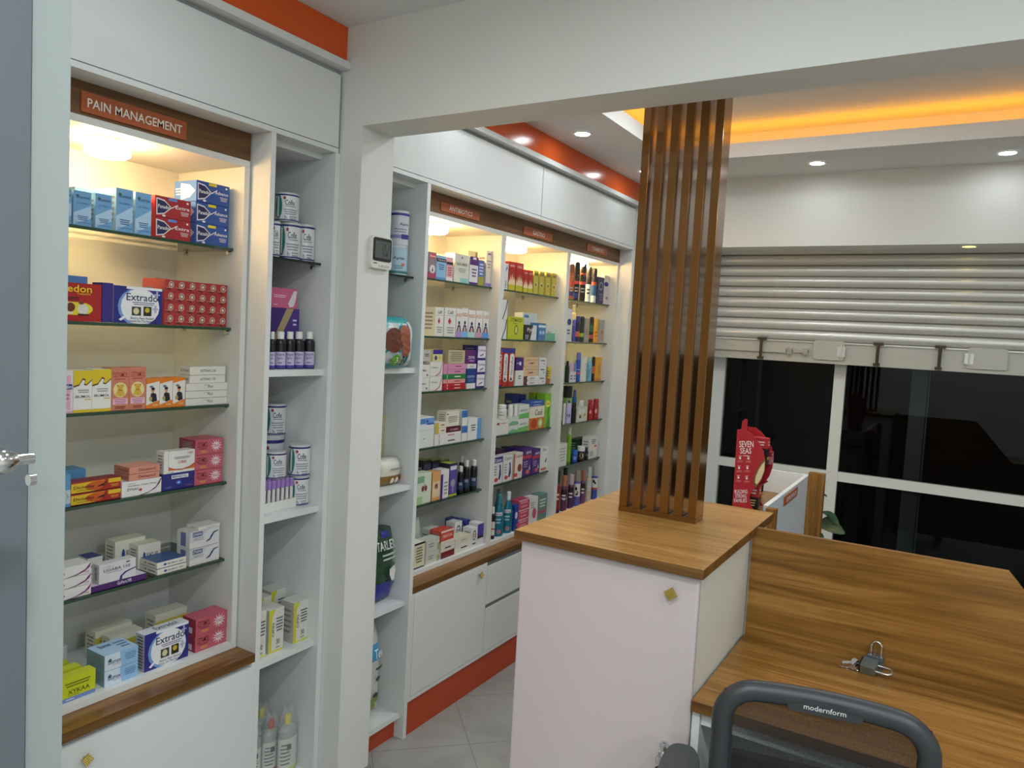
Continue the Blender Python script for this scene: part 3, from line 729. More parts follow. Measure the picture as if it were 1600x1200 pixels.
art(mb, [('l', .06, .55, .3, .9, 1, '#1c1c1c')], lambda u, v, o: (xw + .0143 + o, 1.803 + u * .097, 1.79 + v * .018)); mb.build('buttons', r)

# ------------------------------------------------------------------ office chair
TH = radians(11.0)
CH = empty('office_chair', 'black mesh back office chair pushed in at the oak desk', 'chair', (-.295, 1.42, 0), TH)
CHM = mat('#2e3033', .42, name='charcoal_plastic', bump=.05, bscale=300); CHD = mat('#1d1e20', .5, name='dark_plastic')
CH['_keep'] = 1
MESHM = bpy.data.materials.new('dark_mesh_fabric'); MESHM.use_nodes = True
nt = MESHM.node_tree; bs = nt.nodes['Principled BSDF']; bs.inputs['Base Color'].default_value = lin('#17181a'); bs.inputs['Roughness'].default_value = .8
tr = nt.nodes.new('ShaderNodeBsdfTransparent'); mx = nt.nodes.new('ShaderNodeMixShader'); tc = nt.nodes.new('ShaderNodeTexCoord'); ck = nt.nodes.new('ShaderNodeTexVoronoi'); ck.inputs['Scale'].default_value = 900
nt.links.new(tc.outputs['Object'], ck.inputs['Vector']); mr = nt.nodes.new('ShaderNodeMapRange'); mr.inputs['From Min'].default_value = .2; mr.inputs['From Max'].default_value = .6; mr.inputs['To Min'].default_value = .5; mr.inputs['To Max'].default_value = .82
nt.links.new(ck.outputs['Distance'], mr.inputs['Value']); nt.links.new(mr.outputs[0], mx.inputs[0]); nt.links.new(tr.outputs[0], mx.inputs[1]); nt.links.new(bs.outputs[0], mx.inputs[2]); nt.links.new(mx.outputs[0], nt.nodes['Material Output'].inputs[0])
w0, w1 = -.045, .305; cxm = (w0 + w1) / 2
def backy(x, z): return .02 * ((x - cxm) / .18) ** 2 * -1 - (.95 - z) * -.10
loop = []
zt_, zb_, rad = .952, .52, .055
for cx_, cz_, a0 in ((w1 - rad, zt_ - rad, 0), (w0 + rad, zt_ - rad, 90), (w0 + rad, zb_ + rad, 180), (w1 - rad, zb_ + rad, 270)):
    for k in range(8):
        a = radians(a0 + 90 * k / 7); x, z = cx_ + rad * cos(a), cz_ + rad * sin(a); loop.append((x, z))
full = []
for i, (x, z) in enumerate(loop):
    x2, z2 = loop[(i + 1) % len(loop)]; full.append((x, z)); L_ = sqrt((x2 - x) ** 2 + (z2 - z) ** 2)
    if L_ > .05:
        for j in range(1, 8): full.append((x + (x2 - x) * j / 8, z + (z2 - z) * j / 8))
full = [(x, z + (.006 * (1 - ((x - cxm) / .175) ** 2) if z > .8 else 0)) for x, z in full]
MB().tube([(x, backy(x, z), z) for x, z in full], .0195, CHM, 16, closed=True, rb=.0185, up=(0, 1, 0)).build('back_frame', CH)
mb = MB(); nx, nz = 10, 12
vs = [(w0 + (w1 - w0) * i / nx, backy(w0 + (w1 - w0) * i / nx, zb_ + (zt_ - zb_) * j / nz) + .002, zb_ + (zt_ - zb_) * j / nz) for j in range(nz + 1) for i in range(nx + 1)]
mb.mesh(vs, [(j * (nx + 1) + i, j * (nx + 1) + i + 1, (j + 1) * (nx + 1) + i + 1, (j + 1) * (nx + 1) + i) for j in range(nz) for i in range(nx)], MESHM, True); mb.build('back_mesh', CH)
mb = MB(); mb.box((w0 + .02, .035, .50), (w1 - .02, .06, .80), mat('#0e0e10', .8, name='black_pad')); mb.build('lumbar_pad', CH)
mb = MB(); pl = rr(.085, .205, .934, .958, .008)
yf = -.0225
mb.prism([(y, yf + .003, z) for y, z in rr(.068, .195, .937, .964, .011)], (0, .006, 0), CHM)
art(mb, [('t', 'modernform', .22, .30, .78, .66, '#d8d8d8', 1)], lambda u, v, o: (.068 + u * .127, yf + .0028 - o, .937 + v * .027)); mb.build('name_badge', CH)
MB().tube([(cxm, .09, .50), (cxm, .06, .42), (cxm, .12, .36), (cxm, .25, .35)], .022, CHD, 10).build('back_support', CH)
mb = MB(); n = 20; ring = [(cxm + .18 * (abs(cos(2 * pi * i / n)) ** .6) * (1 if cos(2 * pi * i / n) > 0 else -1), .28 + .2 * (abs(sin(2 * pi * i / n)) ** .6) * (1 if sin(2 * pi * i / n) > 0 else -1)) for i in range(n)]
vs = [(x, y, z) for z in (.40, .45) for x, y in ring] + [(cxm + (x - cxm) * .9, .28 + (y - .28) * .9, .465) for x, y in ring]
mb.mesh(vs, [(i, (i + 1) % n, n + (i + 1) % n, n + i) for i in range(n)] + [(n + i, n + (i + 1) % n, 2 * n + (i + 1) % n, 2 * n + i) for i in range(n)] + [tuple(reversed(range(n))), tuple(range(2 * n, 3 * n))], mat('#141416', .85, name='seat_fabric', bump=.3, bscale=500)); mb.build('seat', CH)
for sg, xa in ((-1, w0 - .085), (1, w1 + .085)):
    mb = MB(); L0, L1 = -.08, .195; P = []
    for k in range(24):
        a = 2 * pi * k / 24; cx_ = .042 * (abs(cos(a)) ** .7) * (1 if cos(a) > 0 else -1); cy_ = (L1 - L0) / 2 * (abs(sin(a)) ** .55) * (1 if sin(a) > 0 else -1); P.append((xa + cx_, (L0 + L1) / 2 + cy_))
    zs = ((.86, .690), (1, .697), (1, .704), (.9, .712))
    vs = [(xa + (x - xa) * s_, (L0 + L1) / 2 + (y - (L0 + L1) / 2) * (1 - (1 - s_) * .3), z) for s_, z in zs for x, y in P]
    fs = [(r_ * 24 + i, r_ * 24 + (i + 1) % 24, (r_ + 1) * 24 + (i + 1) % 24, (r_ + 1) * 24 + i) for r_ in range(3) for i in range(24)] + [tuple(reversed(range(24))), tuple(range(72, 96))]
    mb.mesh(vs, fs, mat('#4a4e4f', .55, name='arm_pad_rubber'), True); arm = mb.build('armrest', CH)
    MB().tube([(xa, .06, .69), (xa, .08, .55), (xa - sg * .02, .14, .44), (xa - sg * .09, .2, .39)], .018, CHD, 10).build('arm_post', CH)
MB().tube([(cxm, .28, .40), (cxm, .28, .12)], .026, CHROME, 14).build('gas_lift', CH)
for k in range(5):
    a = k * 2 * pi / 5 + .3
    lg = MB().tube([(cxm, .28, .13), (cxm + .10 * cos(a), .28 + .10 * sin(a), .11), (cxm + .185 * cos(a), .28 + .185 * sin(a), .075)], [.026, .02, .015], CHD, 10).build('base_leg', CH)
    x, y = cxm + .185 * cos(a), .28 + .185 * sin(a)
    for s_ in (-1, 1): MB().tube([(x + s_ * .006, y, .0275), (x + s_ * .022, y, .0275)], .027, CHD, 14).build('caster', lg)

# ------------------------------------------------------------------ door at the left edge of the view
DG = mat('#5f656a', .45, name='grey_door_paint', bump=.05)
DL2 = mat('#9ca3a1', .45, name='door_frame_paint', bump=.05)
yj = .46
a = px(104, 600, 1, yj + .035).x; b_ = px(46, 600, 1, yj).x
mb = MB(); mb.box((b_ - .12, yj, .0005), (a, yj + .035, 2.3), DL2); mb.box((a - .03, yj - .008, .0005), (a, yj, 2.3), DL2); mb.box((-2.15, yj + .002, .0005), (b_ - .1201, yj + .03, 2.3), WHITEP)
struct(mb, 'door_2')
r = empty('grey_door', 'grey door leaf with round knob at the left edge of the view', 'door')
c = px(44, 600, 1, .44).x
B((c - .75, .405, .01), (c, .44, 2.2), DG).build('door_leaf', r)
q = px(6, 722, 1, .375)
mb = MB(); MBK = MB().tube([(q.x - .004, .4045, q.z), (q.x - .004, .385, q.z)], .006, CHROME, 14); MBK.lathe((0, 0, 0), [], 3)
MBK.tube([(q.x - .004, .388, q.z), (q.x - .004, .376, q.z), (q.x - .004, .366, q.z), (q.x - .004, .361, q.z)], [.008, .0135, .0125, .006], CHROME, 18); MBK.build('door_knob', r)
MB().tube([(q.x, .4045, q.z - .022), (q.x, .398, q.z - .022)], .006, CHROME, 14).build('keyhole', r)

# ================================================================== GOODS ON THE SHELVES
class Row: pass
RW = Row(); RW.items = []
def row(z, loc, group, x=-1.873, xmin=-2.128, cat='medicine box', ymin=.54, ymax=1.4545):
    RW.z, RW.loc, RW.group, RW.x, RW.xmin, RW.items, RW.cat, RW.ymin, RW.ymax = z + .0006, loc, group, x, xmin, [], cat, ymin, ymax
def place(L, R, T, Bp, dx, dep, rnd=None):
    """room box of an item whose front face spans pixels L..R, top T and (for stacked ones) bottom Bp"""
    x = RW.x - dx
    for it in range(14):
        z0 = RW.z
        v = 600
        ya = px(L, T, 0, x).y; z1 = px(L, T, 0, x).z
        if Bp is not None: z0 = px(L, Bp, 0, x).z
        # base pixel row, for the slight lean of uprights
        vb = 600 - 0
        d0 = px(L, T, 0, x)
        yb = px(R, T, 0, x).y
        lean = (z1 - z0) * .012
        y0, y1 = ya, yb
        if rnd:                                       # upright round or oval vessel: its outline is as wide as it is, seen from any side
            c = px((L + R) / 2, T, 0, x)
            for _ in range(3):
                w = (R - L) / 2 * 1.1 * ((c - CAM).dot(FWD)) / FPX; d = Vector((c.x, c.y)).normalized()
                ra = w / sqrt((rnd * d.y) ** 2 + d.x ** 2); c = px((L + R) / 2, T, 0, x - ra * rnd)
            z1 = c.z; dep = 2 * ra * rnd; y0, y1 = c.y - ra, c.y + ra
            if Bp is not None: z0 = px((L + R) / 2, Bp, 0, x - ra * rnd).z
            if y1 > RW.ymax: y0 -= y1 - RW.ymax; y1 = RW.ymax
            if y0 < RW.ymin and c.y > RW.ymin - .01: y1 += RW.ymin - y0; y0 = RW.ymin
        y0 = max(y0, RW.ymin); y1 = min(y1, RW.ymax)
        # rest on whatever is right below
        if Bp is not None:
            best = None
            for (a, b, c, d, e, f) in RW.items:
                if min(y1, d) - max(y0, c) > .004 and min(x, b) - max(x - dep, a) > .004 and abs(f - z0) < .016:
                    if best is None or f > best: best = f
            if best is not None: z0 = best + .0004
            elif abs(z0 - RW.z) < .014: z0 = RW.z
        x0 = max(x - dep, RW.xmin); bad = False
        for (a, b, c, d, e, f) in RW.items:
            ox = min(x, b) - max(x0, a); oy = min(y1, d) - max(y0, c); oz = min(z1, f) - max(z0, e)
            if ox > 0 and oy > 0 and oz > 0:
                if oz < .006 and z1 > f: z0 = f + .0004; continue
                if oz < .006 and f > z1: z1 = e - .0004; continue
                if oy < .45 * (y1 - y0) and oy < .02:
                    if y0 > c: y0 = d + .0004
                    else: y1 = c - .0004
                    continue
                bad = True; nx = a - .0008
                break
        if not bad: break
        if nx - RW.xmin < .012: x = RW.xmin + .014; x0 = RW.xmin; break
        x = nx
    x0 = max(x - dep, RW.xmin)
    RW.items.append((x0, x, y0, y1, z0, z1))
    return x0, x, y0, y1, z0, z1
NM = {2: ('lower', 'upper'), 3: ('lowest', 'middle', 'topmost'), 4: ('lowest', 'second lowest', 'second topmost', 'topmost'), 5: ('lowest', 'second lowest', 'middle', 'second topmost', 'topmost')}
def lab(s, i=0, n=1):
    w = s if n == 1 else NM[n][i] + ' ' + s
    return w + ', ' + RW.loc
def C(L, R, T, label, col='#d8d8d2', A=(), Bp=None, n=1, dx=0, dep=.05, side=None, top=None, SA=(), TA=(), name='medicine_carton'):
    x0, x1, y0, y1, z0, z1 = place(L, R, T, Bp, dx, dep)
    h = (z1 - z0) / n
    for i in range(n):
        a, b = z0 + h * i, z0 + h * (i + 1) - (.0012 if n > 1 and i < n - 1 else .0004)
        j = random.uniform(-.003, .0015) if n > 1 else 0
        mb = MB(); mb.box((x0, y0, a), (x1 + j * .5, y1, b), mat(col), side=mat(side or col), top=mat(top or col))
        k1 = lambda t: min(1, max(0, t))
        art(mb, A, lambda u, v, o: (x1 + j * .5 + o, y0 + k1(u) * (y1 - y0), a + k1(v) * (b - a)))
        SAe = SA or (('l', .15, .2, .85, .85, 5, '#8a8a88'),) if x1 - x0 > .03 and b - a > .02 else SA
        art(mb, SAe, lambda u, v, o: (x0 + u * (x1 + j * .5 - x0), y0 - o, a + v * (b - a)))
        if TA: art(mb, TA, lambda u, v, o: (x1 + j * .5 - v * (x1 - x0), y0 + u * (y1 - y0), b + o))
        tag(mb.build(name), lab(label, i, n), RW.cat, RW.group)

def G(spec, y):
    """radius profile lookup"""
    return spec
BOT = {  # r fraction, height fraction of body outline; cap from last body ring up
    'bottle': ([(0, 0), (.92, 0), (1, .02), (1, .69), (.88, .76), (.55, .81), (.5, .83)], [(.62, .80), (.62, .99), (.56, 1), (0, 1)]),
    'spray': ([(0, 0), (.95, 0), (1, .012), (1, .70), (.96, .735)], [(.95, .735), (.95, .94), (.85, .975), (.6, .995), (0, 1)]),
    'pill': ([(0, 0), (.95, 0), (1, .02), (1, .62), (.92, .71), (.7, .76)], [(.86, .75), (.86, .97), (.78, 1), (0, 1)]),
    'tin': ([(0, 0), (.97, 0), (1, .01), (1, .93), (.97, .935)], [(1.0, .935), (1.0, .985), (.95, 1), (0, 1)]),
    'mist': ([(0, 0), (.95, 0), (1, .012), (1, .64), (.9, .68), (.6, .70)], [(.74, .70), (.74, .985), (.68, 1), (0, 1)]),
    'mouth': ([(0, 0), (.9, 0), (1, .03), (.96, .2), (1, .42), (.85, .6), (.55, .74), (.42, .8)], [(.46, .8), (.46, .985), (.4, 1), (0, 1)]),
    'jar': ([(0, 0), (.93, 0), (1, .04), (1, .62), (.95, .66)], [(1.04, .66), (1.04, .97), (1, 1), (0, 1)]),
    'tube': ([(0, .16), (.62, .16), (.72, .2), (.95, .55), (1, 1)], [(.6, 0), (.62, .155), (0, .157)]),
    'flask': ([(0, 0), (.95, 0), (1, .02), (1, .75), (.8, .8), (.3, .84)], [(.34, .83), (.34, .99), (.3, 1), (0, 1)]),
}
def V(kind, L, R, T, label, col, cap='#e8e8e4', bands=(), A=(), Bp=None, dx=0, flat=1.0, n=1, name=None, cat=None, group=None, noise=0, capname='cap', gloss=.3, clear=None):
    """round or flattened vessel: bands = ((h0, h1, colour), ...)"""
    x0, x1, y0, y1, z0, z1 = place(L, R, T, Bp, dx, .03, rnd=flat)
    r = (y1 - y0) / 2; flat2 = min(flat, (x1 - x0) / (2 * r)); cx, cy = (x0 + x1) / 2, (y0 + y1) / 2
    body, cp = BOT[kind]; hh = (z1 - z0) / n
    for i in range(n):
        zb = z0 + hh * i; H = hh - .0005
        hs = sorted(set([h for _, h in body] + [h for b in bands for h in b[:2]]))
        def rad(h):
            for (r0, h0), (r1, h1) in zip(body, body[1:]):
                if h0 <= h <= h1 and h1 > h0: return r0 + (r1 - r0) * (h - h0) / (h1 - h0)
            return body[-1][0]
        m0 = clear or mat(col, gloss)
        prof = [(0, zb + body[0][1] * H, m0)]
        ks = [h for h in hs if body[0][1] <= h <= body[-1][1]]
        for j, h in enumerate(ks):
            mm = m0
            if j:
                mid = (h + ks[j - 1]) / 2
                for b in bands:
                    if b[0] <= mid <= b[1]: mm = mat(b[2], .4)
            prof.append((rad(h) * r, zb + h * H, mm))
        if kind == 'tube': prof.append((0, zb + H, m0))
        mb = MB(); mb.lathe((cx, cy, 0), prof, 18, flat2, -pi / 2) if False else mb.lathe((cx, cy, 0), prof, 18, flat2 if flat2 < 1 else 1, pi / 2)
        ph = atan2(0 - cy, 0 - cx)
        def fn(u, v, o):
            a = ph + (u - .5) * 2.3; rr_ = rad(v) * r + o
            return (cx + rr_ * flat2 * cos(a), cy + rr_ * sin(a), zb + v * H)
        art(mb, A, fn)
        b_ = mb.build(name or kind)
        tag(b_, lab(label, i, n), cat or 'bottle', group or RW.group)
        mc = MB(); cm = mat(cap, .35)
        if kind == 'tube': mc.lathe((cx, cy, 0), [(0, zb + .0001, cm)] + [(a * r, zb + h * H, cm) for a, h in cp], 16, flat2, pi / 2)
        else: mc.lathe((cx, cy, 0), [(0, zb + cp[0][1] * H + .0003, cm)] + [(a * r, zb + h * H + .0003, cm) for a, h in cp], 16, flat2 if flat2 < 1 else 1, pi / 2)
        mc.build(capname, b_)

def pack(L, R, T, label, col, A=(), Bp=None, dx=0, dep=.1, bulge=.5, name='pack', cat='diaper pack', crimp=True, jag=.0, SA=()):
    """soft plastic pack: swollen box with pinched ends"""
    x0, x1, y0, y1, z0, z1 = place(L, R, T, Bp, dx, dep)
    n = 12; mb = MB(); m = mat(col, .28, bump=.25, bscale=25)
    W, H, D = y1 - y0, z1 - z0, x1 - x0
    def sh(t): return (1 - abs(2 * t - 1) ** 3.2)
    def P(u, v, w):                                  # u across, v up, w back(0)..front(1)
        k = sh(u) * bulge + (1 - bulge); kv = (1 - abs(2 * v - 1) ** 4) * bulge + (1 - bulge)
        wr = .012 * jag * sin(17 * u + 9 * v * 3) * sin(23 * v + 4 * u)
        return Vector((x0 + D * (.5 + (w - .5) * (k * kv)) + wr * D, y0 + W * (.5 + (u - .5) * (.96 + .04 * kv)), z0 + H * (.5 + (v - .5) * (1 if v < .5 else (.95 + .05 * k))) + (wr * .3 * H if v > .1 else 0)))
    vs = [P(i / n, j / n, w) for w in (0, 1) for j in range(n + 1) for i in range(n + 1)]; N1 = (n + 1) ** 2; fs = []
    for j in range(n):
        for i in range(n):
            a = j * (n + 1) + i
            fs.append((a, a + n + 1, a + n + 2, a + 1)); fs.append((N1 + a, N1 + a + 1, N1 + a + n + 2, N1 + a + n + 1))
    for i in range(n):
        a = i; fs.append((a, a + 1, N1 + a + 1, N1 + a)); a = n * (n + 1) + i; fs.append((a, N1 + a, N1 + a + 1, a + 1))
        a = i * (n + 1); fs.append((a, N1 + a, N1 + a + n + 1, a + n + 1)); a = i * (n + 1) + n; fs.append((a, a + n + 1, N1 + a + n + 1, N1 + a))
    mb.mesh(vs, fs, m, True)
    def fn(u, v, o): p = P(min(1, max(0, u)), min(1, max(0, v)), 1); return (p.x + o * 1.5, p.y, p.z)
    # artwork is cut into a fine grid so that it follows the swelling
    its = []
    for it in A:
        if it[0] == 'r':
            _, a, b, c, d, cc = it; k = 8
            for i in range(k):
                for j in range(k): its.append(('_', a + (c - a) * i / k, b + (d - b) * j / k, a + (c - a) * (i + 1) / k, b + (d - b) * (j + 1) / k, cc))
        else: its.append(it)
    lay = 0; last = None
    for it in its:
        if it[0] == '_':
            if it[5] != last: lay += 1; last = it[5]
            o = .0012 + .0004 * lay
            mb.mesh([fn(it[1], it[2], o), fn(it[3], it[2], o), fn(it[3], it[4], o), fn(it[1], it[4], o)], [(0, 1, 2, 3)], mat(it[5], .3), True)
        elif it[0] == 'e':
            lay += 1; last = None; vs = [fn(it[1], it[2], .0045 + .0005 * lay)]; n2 = 20
            for q in (.25, .5, .75, 1): vs += [fn(it[1] + it[3] * q * cos(i * pi / 10), it[2] + it[4] * q * sin(i * pi / 10), .0045 + .0005 * lay) for i in range(n2)]
            fs = [(0, 1 + i, 1 + (i + 1) % n2) for i in range(n2)] + [(1 + q * n2 + i, 1 + (q + 1) * n2 + i, 1 + (q + 1) * n2 + (i + 1) % n2, 1 + q * n2 + (i + 1) % n2) for q in range(3) for i in range(n2)]
            mb.mesh(vs, fs, mat(it[5], .3), True)
        else: art(mb, [it], lambda u, v, o: fn(u, v, .0095 + o))
    tag(mb.build(name), lab(label), cat, RW.group)

K = '#1c1c22'; WH = '#dedcd6'; NV = '#1d2350'; GRN = '#3f8a4a'; RD = '#b02a2e'; GY = '#8a8a88'; PUR = '#4a2a78'

# ================================ pain management display
PG = 'medicine boxes of the pain management display'
PM = lambda k: k + ' pain management shelf'
def ibu(u=1): return (('r', 0, 0, 1, 1, '#6fa3d2'), ('p', [(0, .35), (1, .62), (1, .25), (0, .02)], '#a9cbe6'), ('e', .22, .86, .1, .035, '#2f7a55'), ('t', 'Ibumex', .16, .79, .92, .87, '#22306a'), ('t', 'for children', .2, .64, .8, .68, '#2d3f70'), ('l', .2, .16, .85, .3, 3, '#2d4a80'), ('t', 'paediatric formula', .1, .07, .95, .11, '#2d4a80'))
row(SHZ[0], PM('top'), PG)
for a, b, t, l in ((92, 112, 292, 'pale blue upright carton cut by the door frame'), (115, 143, 296, 'pale blue upright carton, second from the door frame'), (149.5, 175, 301, 'short pale blue upright carton between taller blue ones'),
                   (182, 208, 292.5, 'tallest pale blue upright carton, fourth in the row'), (212, 237, 299, 'pale blue upright carton touching the red boxes')):
    C(a, b, t, l, '#78a8d4', ibu(), dep=.045, side='#9cc3e0')
def pan(c, nm, y): return (('r', 0, 0, 1, 1, c), ('p', [(.04, .08), (.03, .9), (.25, .84), (.46, .52), (.25, .16)], '#e8e4e8'), ('p', [(.065, .14), (.055, .84), (.25, .78), (.43, .52), (.25, .22)], '#1b2456'), ('t', 'Panadol', .08, .42, .4, .6, '#f0f0f0'),
    ('p', [(.43, .5), (.62, .72), (.62, .68), (.46, .48)], '#e8e0e0'), ('t', nm, .56, .5, .96, .66, '#f2eeee'), ('r', .36, .84, .6, .97, y), ('l', .7, .2, .95, .42, 3, '#d8ccd0'), ('e', .9, .86, .03, .05, '#eee'), ('e', .24, .08, .05, .05, '#e8e0e0'))
C(243, 299, 304, 'dark red carton with navy arrow badge', '#a0202a', pan('#a3222c', 'Extra', '#6a8ad0'), n=2, dep=.09, side='#d4302c', SA=(('l', .1, .2, .9, .8, 4, '#7a1a20'),))
C(307.5, 359, 280.5, 'blue carton with navy arrow badge', '#1f4f9c', pan('#1f4f9c', 'Advance', '#e0cc30'), n=3, dep=.10, side='#3e6cb4', SA=(('p', [(.3, .1), (.3, .9), (.7, .8), (.95, .5), (.7, .2)], '#d8d4e0'), ('l', .05, .3, .3, .7, 3, '#cdd6e8')))
C(117, 158, 291, 'pale blue carton standing behind the second and third upright cartons', '#8fbcdc', dx=.055, dep=.05)
C(165, 182, 293, 'pale blue carton standing behind the tallest upright carton', '#8fbcdc', dx=.055, dep=.05)

row(SHZ[1], PM('second'), PG)
C(70, 159, 437.5, 'big red carton with yellow title and a man holding his back', '#a81e1e', (('t', 'ledon', .34, .76, .82, .95, '#e8d020'), ('t', 'TABLETS', .55, .70, .8, .74, '#e8d020'), ('l', .34, .54, .62, .64, 2, K), ('e', .62, .33, .22, .17, '#e0d030'), ('r', .36, .16, .62, .5, '#e0d030'), ('r', .34, .18, .48, .48, '#d8d4cc'),
    ('e', .44, .36, .08, .12, '#6a2a1c'), ('e', .66, .32, .1, .14, '#d8d4cc'), ('e', .63, .49, .05, .05, '#7a3a2c'), ('r', .57, .15, .76, .2, '#4a1a1a')), dep=.06, side='#5a1a48')
def extra(): return (('r', 0, 0, 1, 1, '#26287c'), ('e', .5, .45, .42, .52, '#6f96d0'), ('e', .54, .46, .40, .5, '#e4e4e6'), ('r', .25, .93, .99, 1, '#e4e4e6'), ('t', 'Extradol', .25, .62, .94, .82, '#20224e'), ('l', .33, .5, .88, .6, 2, '#60628a'), ('r', .36, .22, .55, .46, '#3c3a2a'), ('r', .60, .22, .77, .48, '#2e2a18'),
    ('e', .45, .34, .06, .09, '#cfc9a0'), ('e', .68, .38, .05, .07, '#c8b030'), ('t', 'Extra Pain Relief', .34, .12, .82, .18, '#3a3c64'), ('t', 'Gentle On The Stomach', .3, .04, .86, .1, '#3a3c64'), ('p', [(.1, .1), (.2, .2), (.24, .16), (.14, .06)], '#e8e8ee'), ('r', .86, .72, .9, .92, '#a8acc8'), ('r', .82, .8, .94, .84, '#a8acc8'), ('r', .83, .32, .87, .52, '#a8acc8'), ('r', .79, .4, .91, .44, '#a8acc8'))
ES = (('r', .1, .02, .95, .98, '#b9b6b6'), ('l', .15, .05, .9, .95, 11, '#5a5666'))
C(178, 254, 445, 'wide navy and white carton with two small pictures', '#26287c', extra(), dep=.05, side='#cfcdce', SA=ES, top='#e0e0e2')
for r_ in range(4):
    for c_ in range(6):
        xs = (256, 272, 289, 305.3, 321.5, 337.5, 353.5)
        z0, z1 = RW.z, px(258, 436, 0, RW.x).z; h = (z1 - z0) / 4
        ya, yb = px(xs[c_], 505, 0, RW.x).y, px(xs[c_ + 1], 505, 0, RW.x).y
        mb = MB(); a, b = z0 + h * r_, z0 + h * (r_ + 1) - .0004; y0, y1 = ya + .0003, yb - .0003
        rc = '#a3302f' if (r_ * 5 + c_ * 3) % 4 else '#ad3634'
        mb.box((RW.x - .05, y0, a), (RW.x + .0008 * ((r_ + c_) % 2), y1, b), mat(rc), side=mat('#c8504c'))
        xx = RW.x + .0008 * ((r_ + c_) % 2)
        art(mb, (('e', .62, .58, .26, .3, '#c9b8a8'), ('e', .62, .58, .2, .23, '#7a3a34'), ('e', .62, .58, .12, .14, '#d8ccc0'), ('p', [(.1, .36), (.35, .28), (.62, .12), (.6, .05), (.3, .16), (.1, .24)], '#4a1420'), ('t', 'Kofta', .08, .26, .44, .36, '#d8a898')), lambda u, v, o: (xx + o, y0 + u * (y1 - y0), a + v * (b - a)))
        tag(mb.build('medicine_carton'), 'small red carton, %s row, %s column from left in the red wall' % (('bottom', 'second', 'third', 'top')[r_], ('first', 'second', 'third', 'fourth', 'fifth', 'last')[c_]), 'medicine box', 'wall of small red cartons')
RW.items.append((RW.x - .05, RW.x, px(256, 505, 0, RW.x).y, px(353.5, 505, 0, RW.x).y, RW.z, px(258, 436, 0, RW.x).z))
C(100, 137, 429, 'blue topped carton standing behind the big red carton', '#4f82bc', dx=.065, dep=.03)
C(160, 177, 441, 'purple edged carton squeezed between red carton and navy carton', '#35287a', dx=.0, dep=.045, side='#3a2a80')
C(243, 266, 434, 'red carton peeking out behind the navy and white carton', '#c4514c', dx=.055, dep=.06)

row(SHZ[2], PM('third'), PG)
C(88, 114.5, 579, 'pink and white carton with navy stripe by the door frame', '#ddd4d6', (('r', 0, .08, .85, .88, '#d9a8be'), ('r', 0, .56, .95, .68, '#22307c'), ('t', 'cedin', .3, .58, .9, .66, '#f0f0f0'), ('l', .3, .3, .8, .48, 2, '#b05a88'), ('r', 0, 0, 1, .05, '#d9a8be')), dep=.045)
ib = (('r', 0, 0, 1, 1, '#e2e0da'), ('p', [(0, .62), (.3, .66), (.5, .8), (.62, .78), (.55, .68), (.7, .66), (1, .78), (1, 1), (0, 1)], '#d8bc28'), ('p', [(.0, .6), (.3, .64), (.5, .78), (.62, .76), (.55, .66), (.7, .64), (1, .76), (1, .79), (.7, .67), (.58, .69), (.66, .79), (.5, .82), (.3, .675), (0, .635)], '#5a3a20'),
    ('l', .18, .46, .9, .56, 2, GY), ('t', 'IBUMOL', .1, .35, .92, .41, '#2a2420'), ('r', .6, .3, .95, .32, '#c8a828'), ('r', 0, 0, 1, .07, '#d8bc28'))
C(115, 144, 579, 'white and yellow upright carton, left of the two', '#e2e0da', ib, dep=.045)
C(144.5, 174, 577, 'white and yellow upright carton, right of the two', '#e2e0da', ib, dep=.045)
bear = (('r', 0, 0, 1, 1, '#c47a62'), ('t', 'CETAMOL', .08, .78, .94, .9, '#9c1c1c'), ('l', .1, .72, .9, .76, 1, '#9c2a24'), ('e', .5, .48, .4, .18, '#e0cf90'), ('e', .36, .58, .07, .03, '#b89430'), ('e', .64, .58, .07, .03, '#b89430'), ('e', .5, .54, .16, .07, '#c8a43c'), ('e', .5, .42, .2, .09, '#c8a43c'), ('e', .34, .38, .1, .04, '#d0ae4c'), ('e', .66, .38, .1, .04, '#d0ae4c'), ('p', [(.42, .49), (.58, .47), (.58, .49), (.42, .47)], '#a02a2a'),
    ('r', .08, .14, .92, .28, '#e0b8c8'), ('l', .12, .15, .88, .27, 3, '#a85a80'), ('l', .15, .03, .85, .1, 2, '#7c2a20'))
C(174.5, 202, 575, 'salmon carton with a teddy bear in a round window, left one', '#c47a62', bear, dep=.045)
C(202.5, 228.5, 574, 'salmon carton with a teddy bear in a round window, right one', '#c47a62', bear, dep=.045)
kid = (('r', 0, 0, 1, 1, '#dcd8d0'), ('p', [(0, .82), (1, .92), (1, 1), (0, 1)], '#d87820'), ('p', [(0, 0), (1, 0), (1, .26), (.6, .2), (0, .1)], '#d87820'), ('e', .5, .6, .13, .07, '#c88a60'), ('e', .5, .66, .14, .05, K), ('p', [(.25, .28), (.35, .5), (.5, .53), (.75, .48), (.82, .25), (.5, .2)], '#22222e'), ('e', .32, .32, .12, .08, '#a89850'), ('r', .25, .7, .5, .77, '#6a6a78'), ('t', 'Kofen', .5, .08, .9, .14, '#f0e0b0'))
for i, (a, b) in enumerate(((229, 249.5), (250, 270), (270.5, 289.5))):
    C(a, b, 592 - i, 'orange and white carton picturing a boy, %s of three' % ('left', 'middle', 'right')[i], '#d8893a', kid, dep=.045)
C(291, 356.5, 599.5, 'flat white carton of the lower three', '#dcd8d0', (('t', 'Pinf', .52, .35, .64, .65, '#3c3c40'), ('l', .4, .66, .6, .8, 1, GY)), n=3, dep=.06)
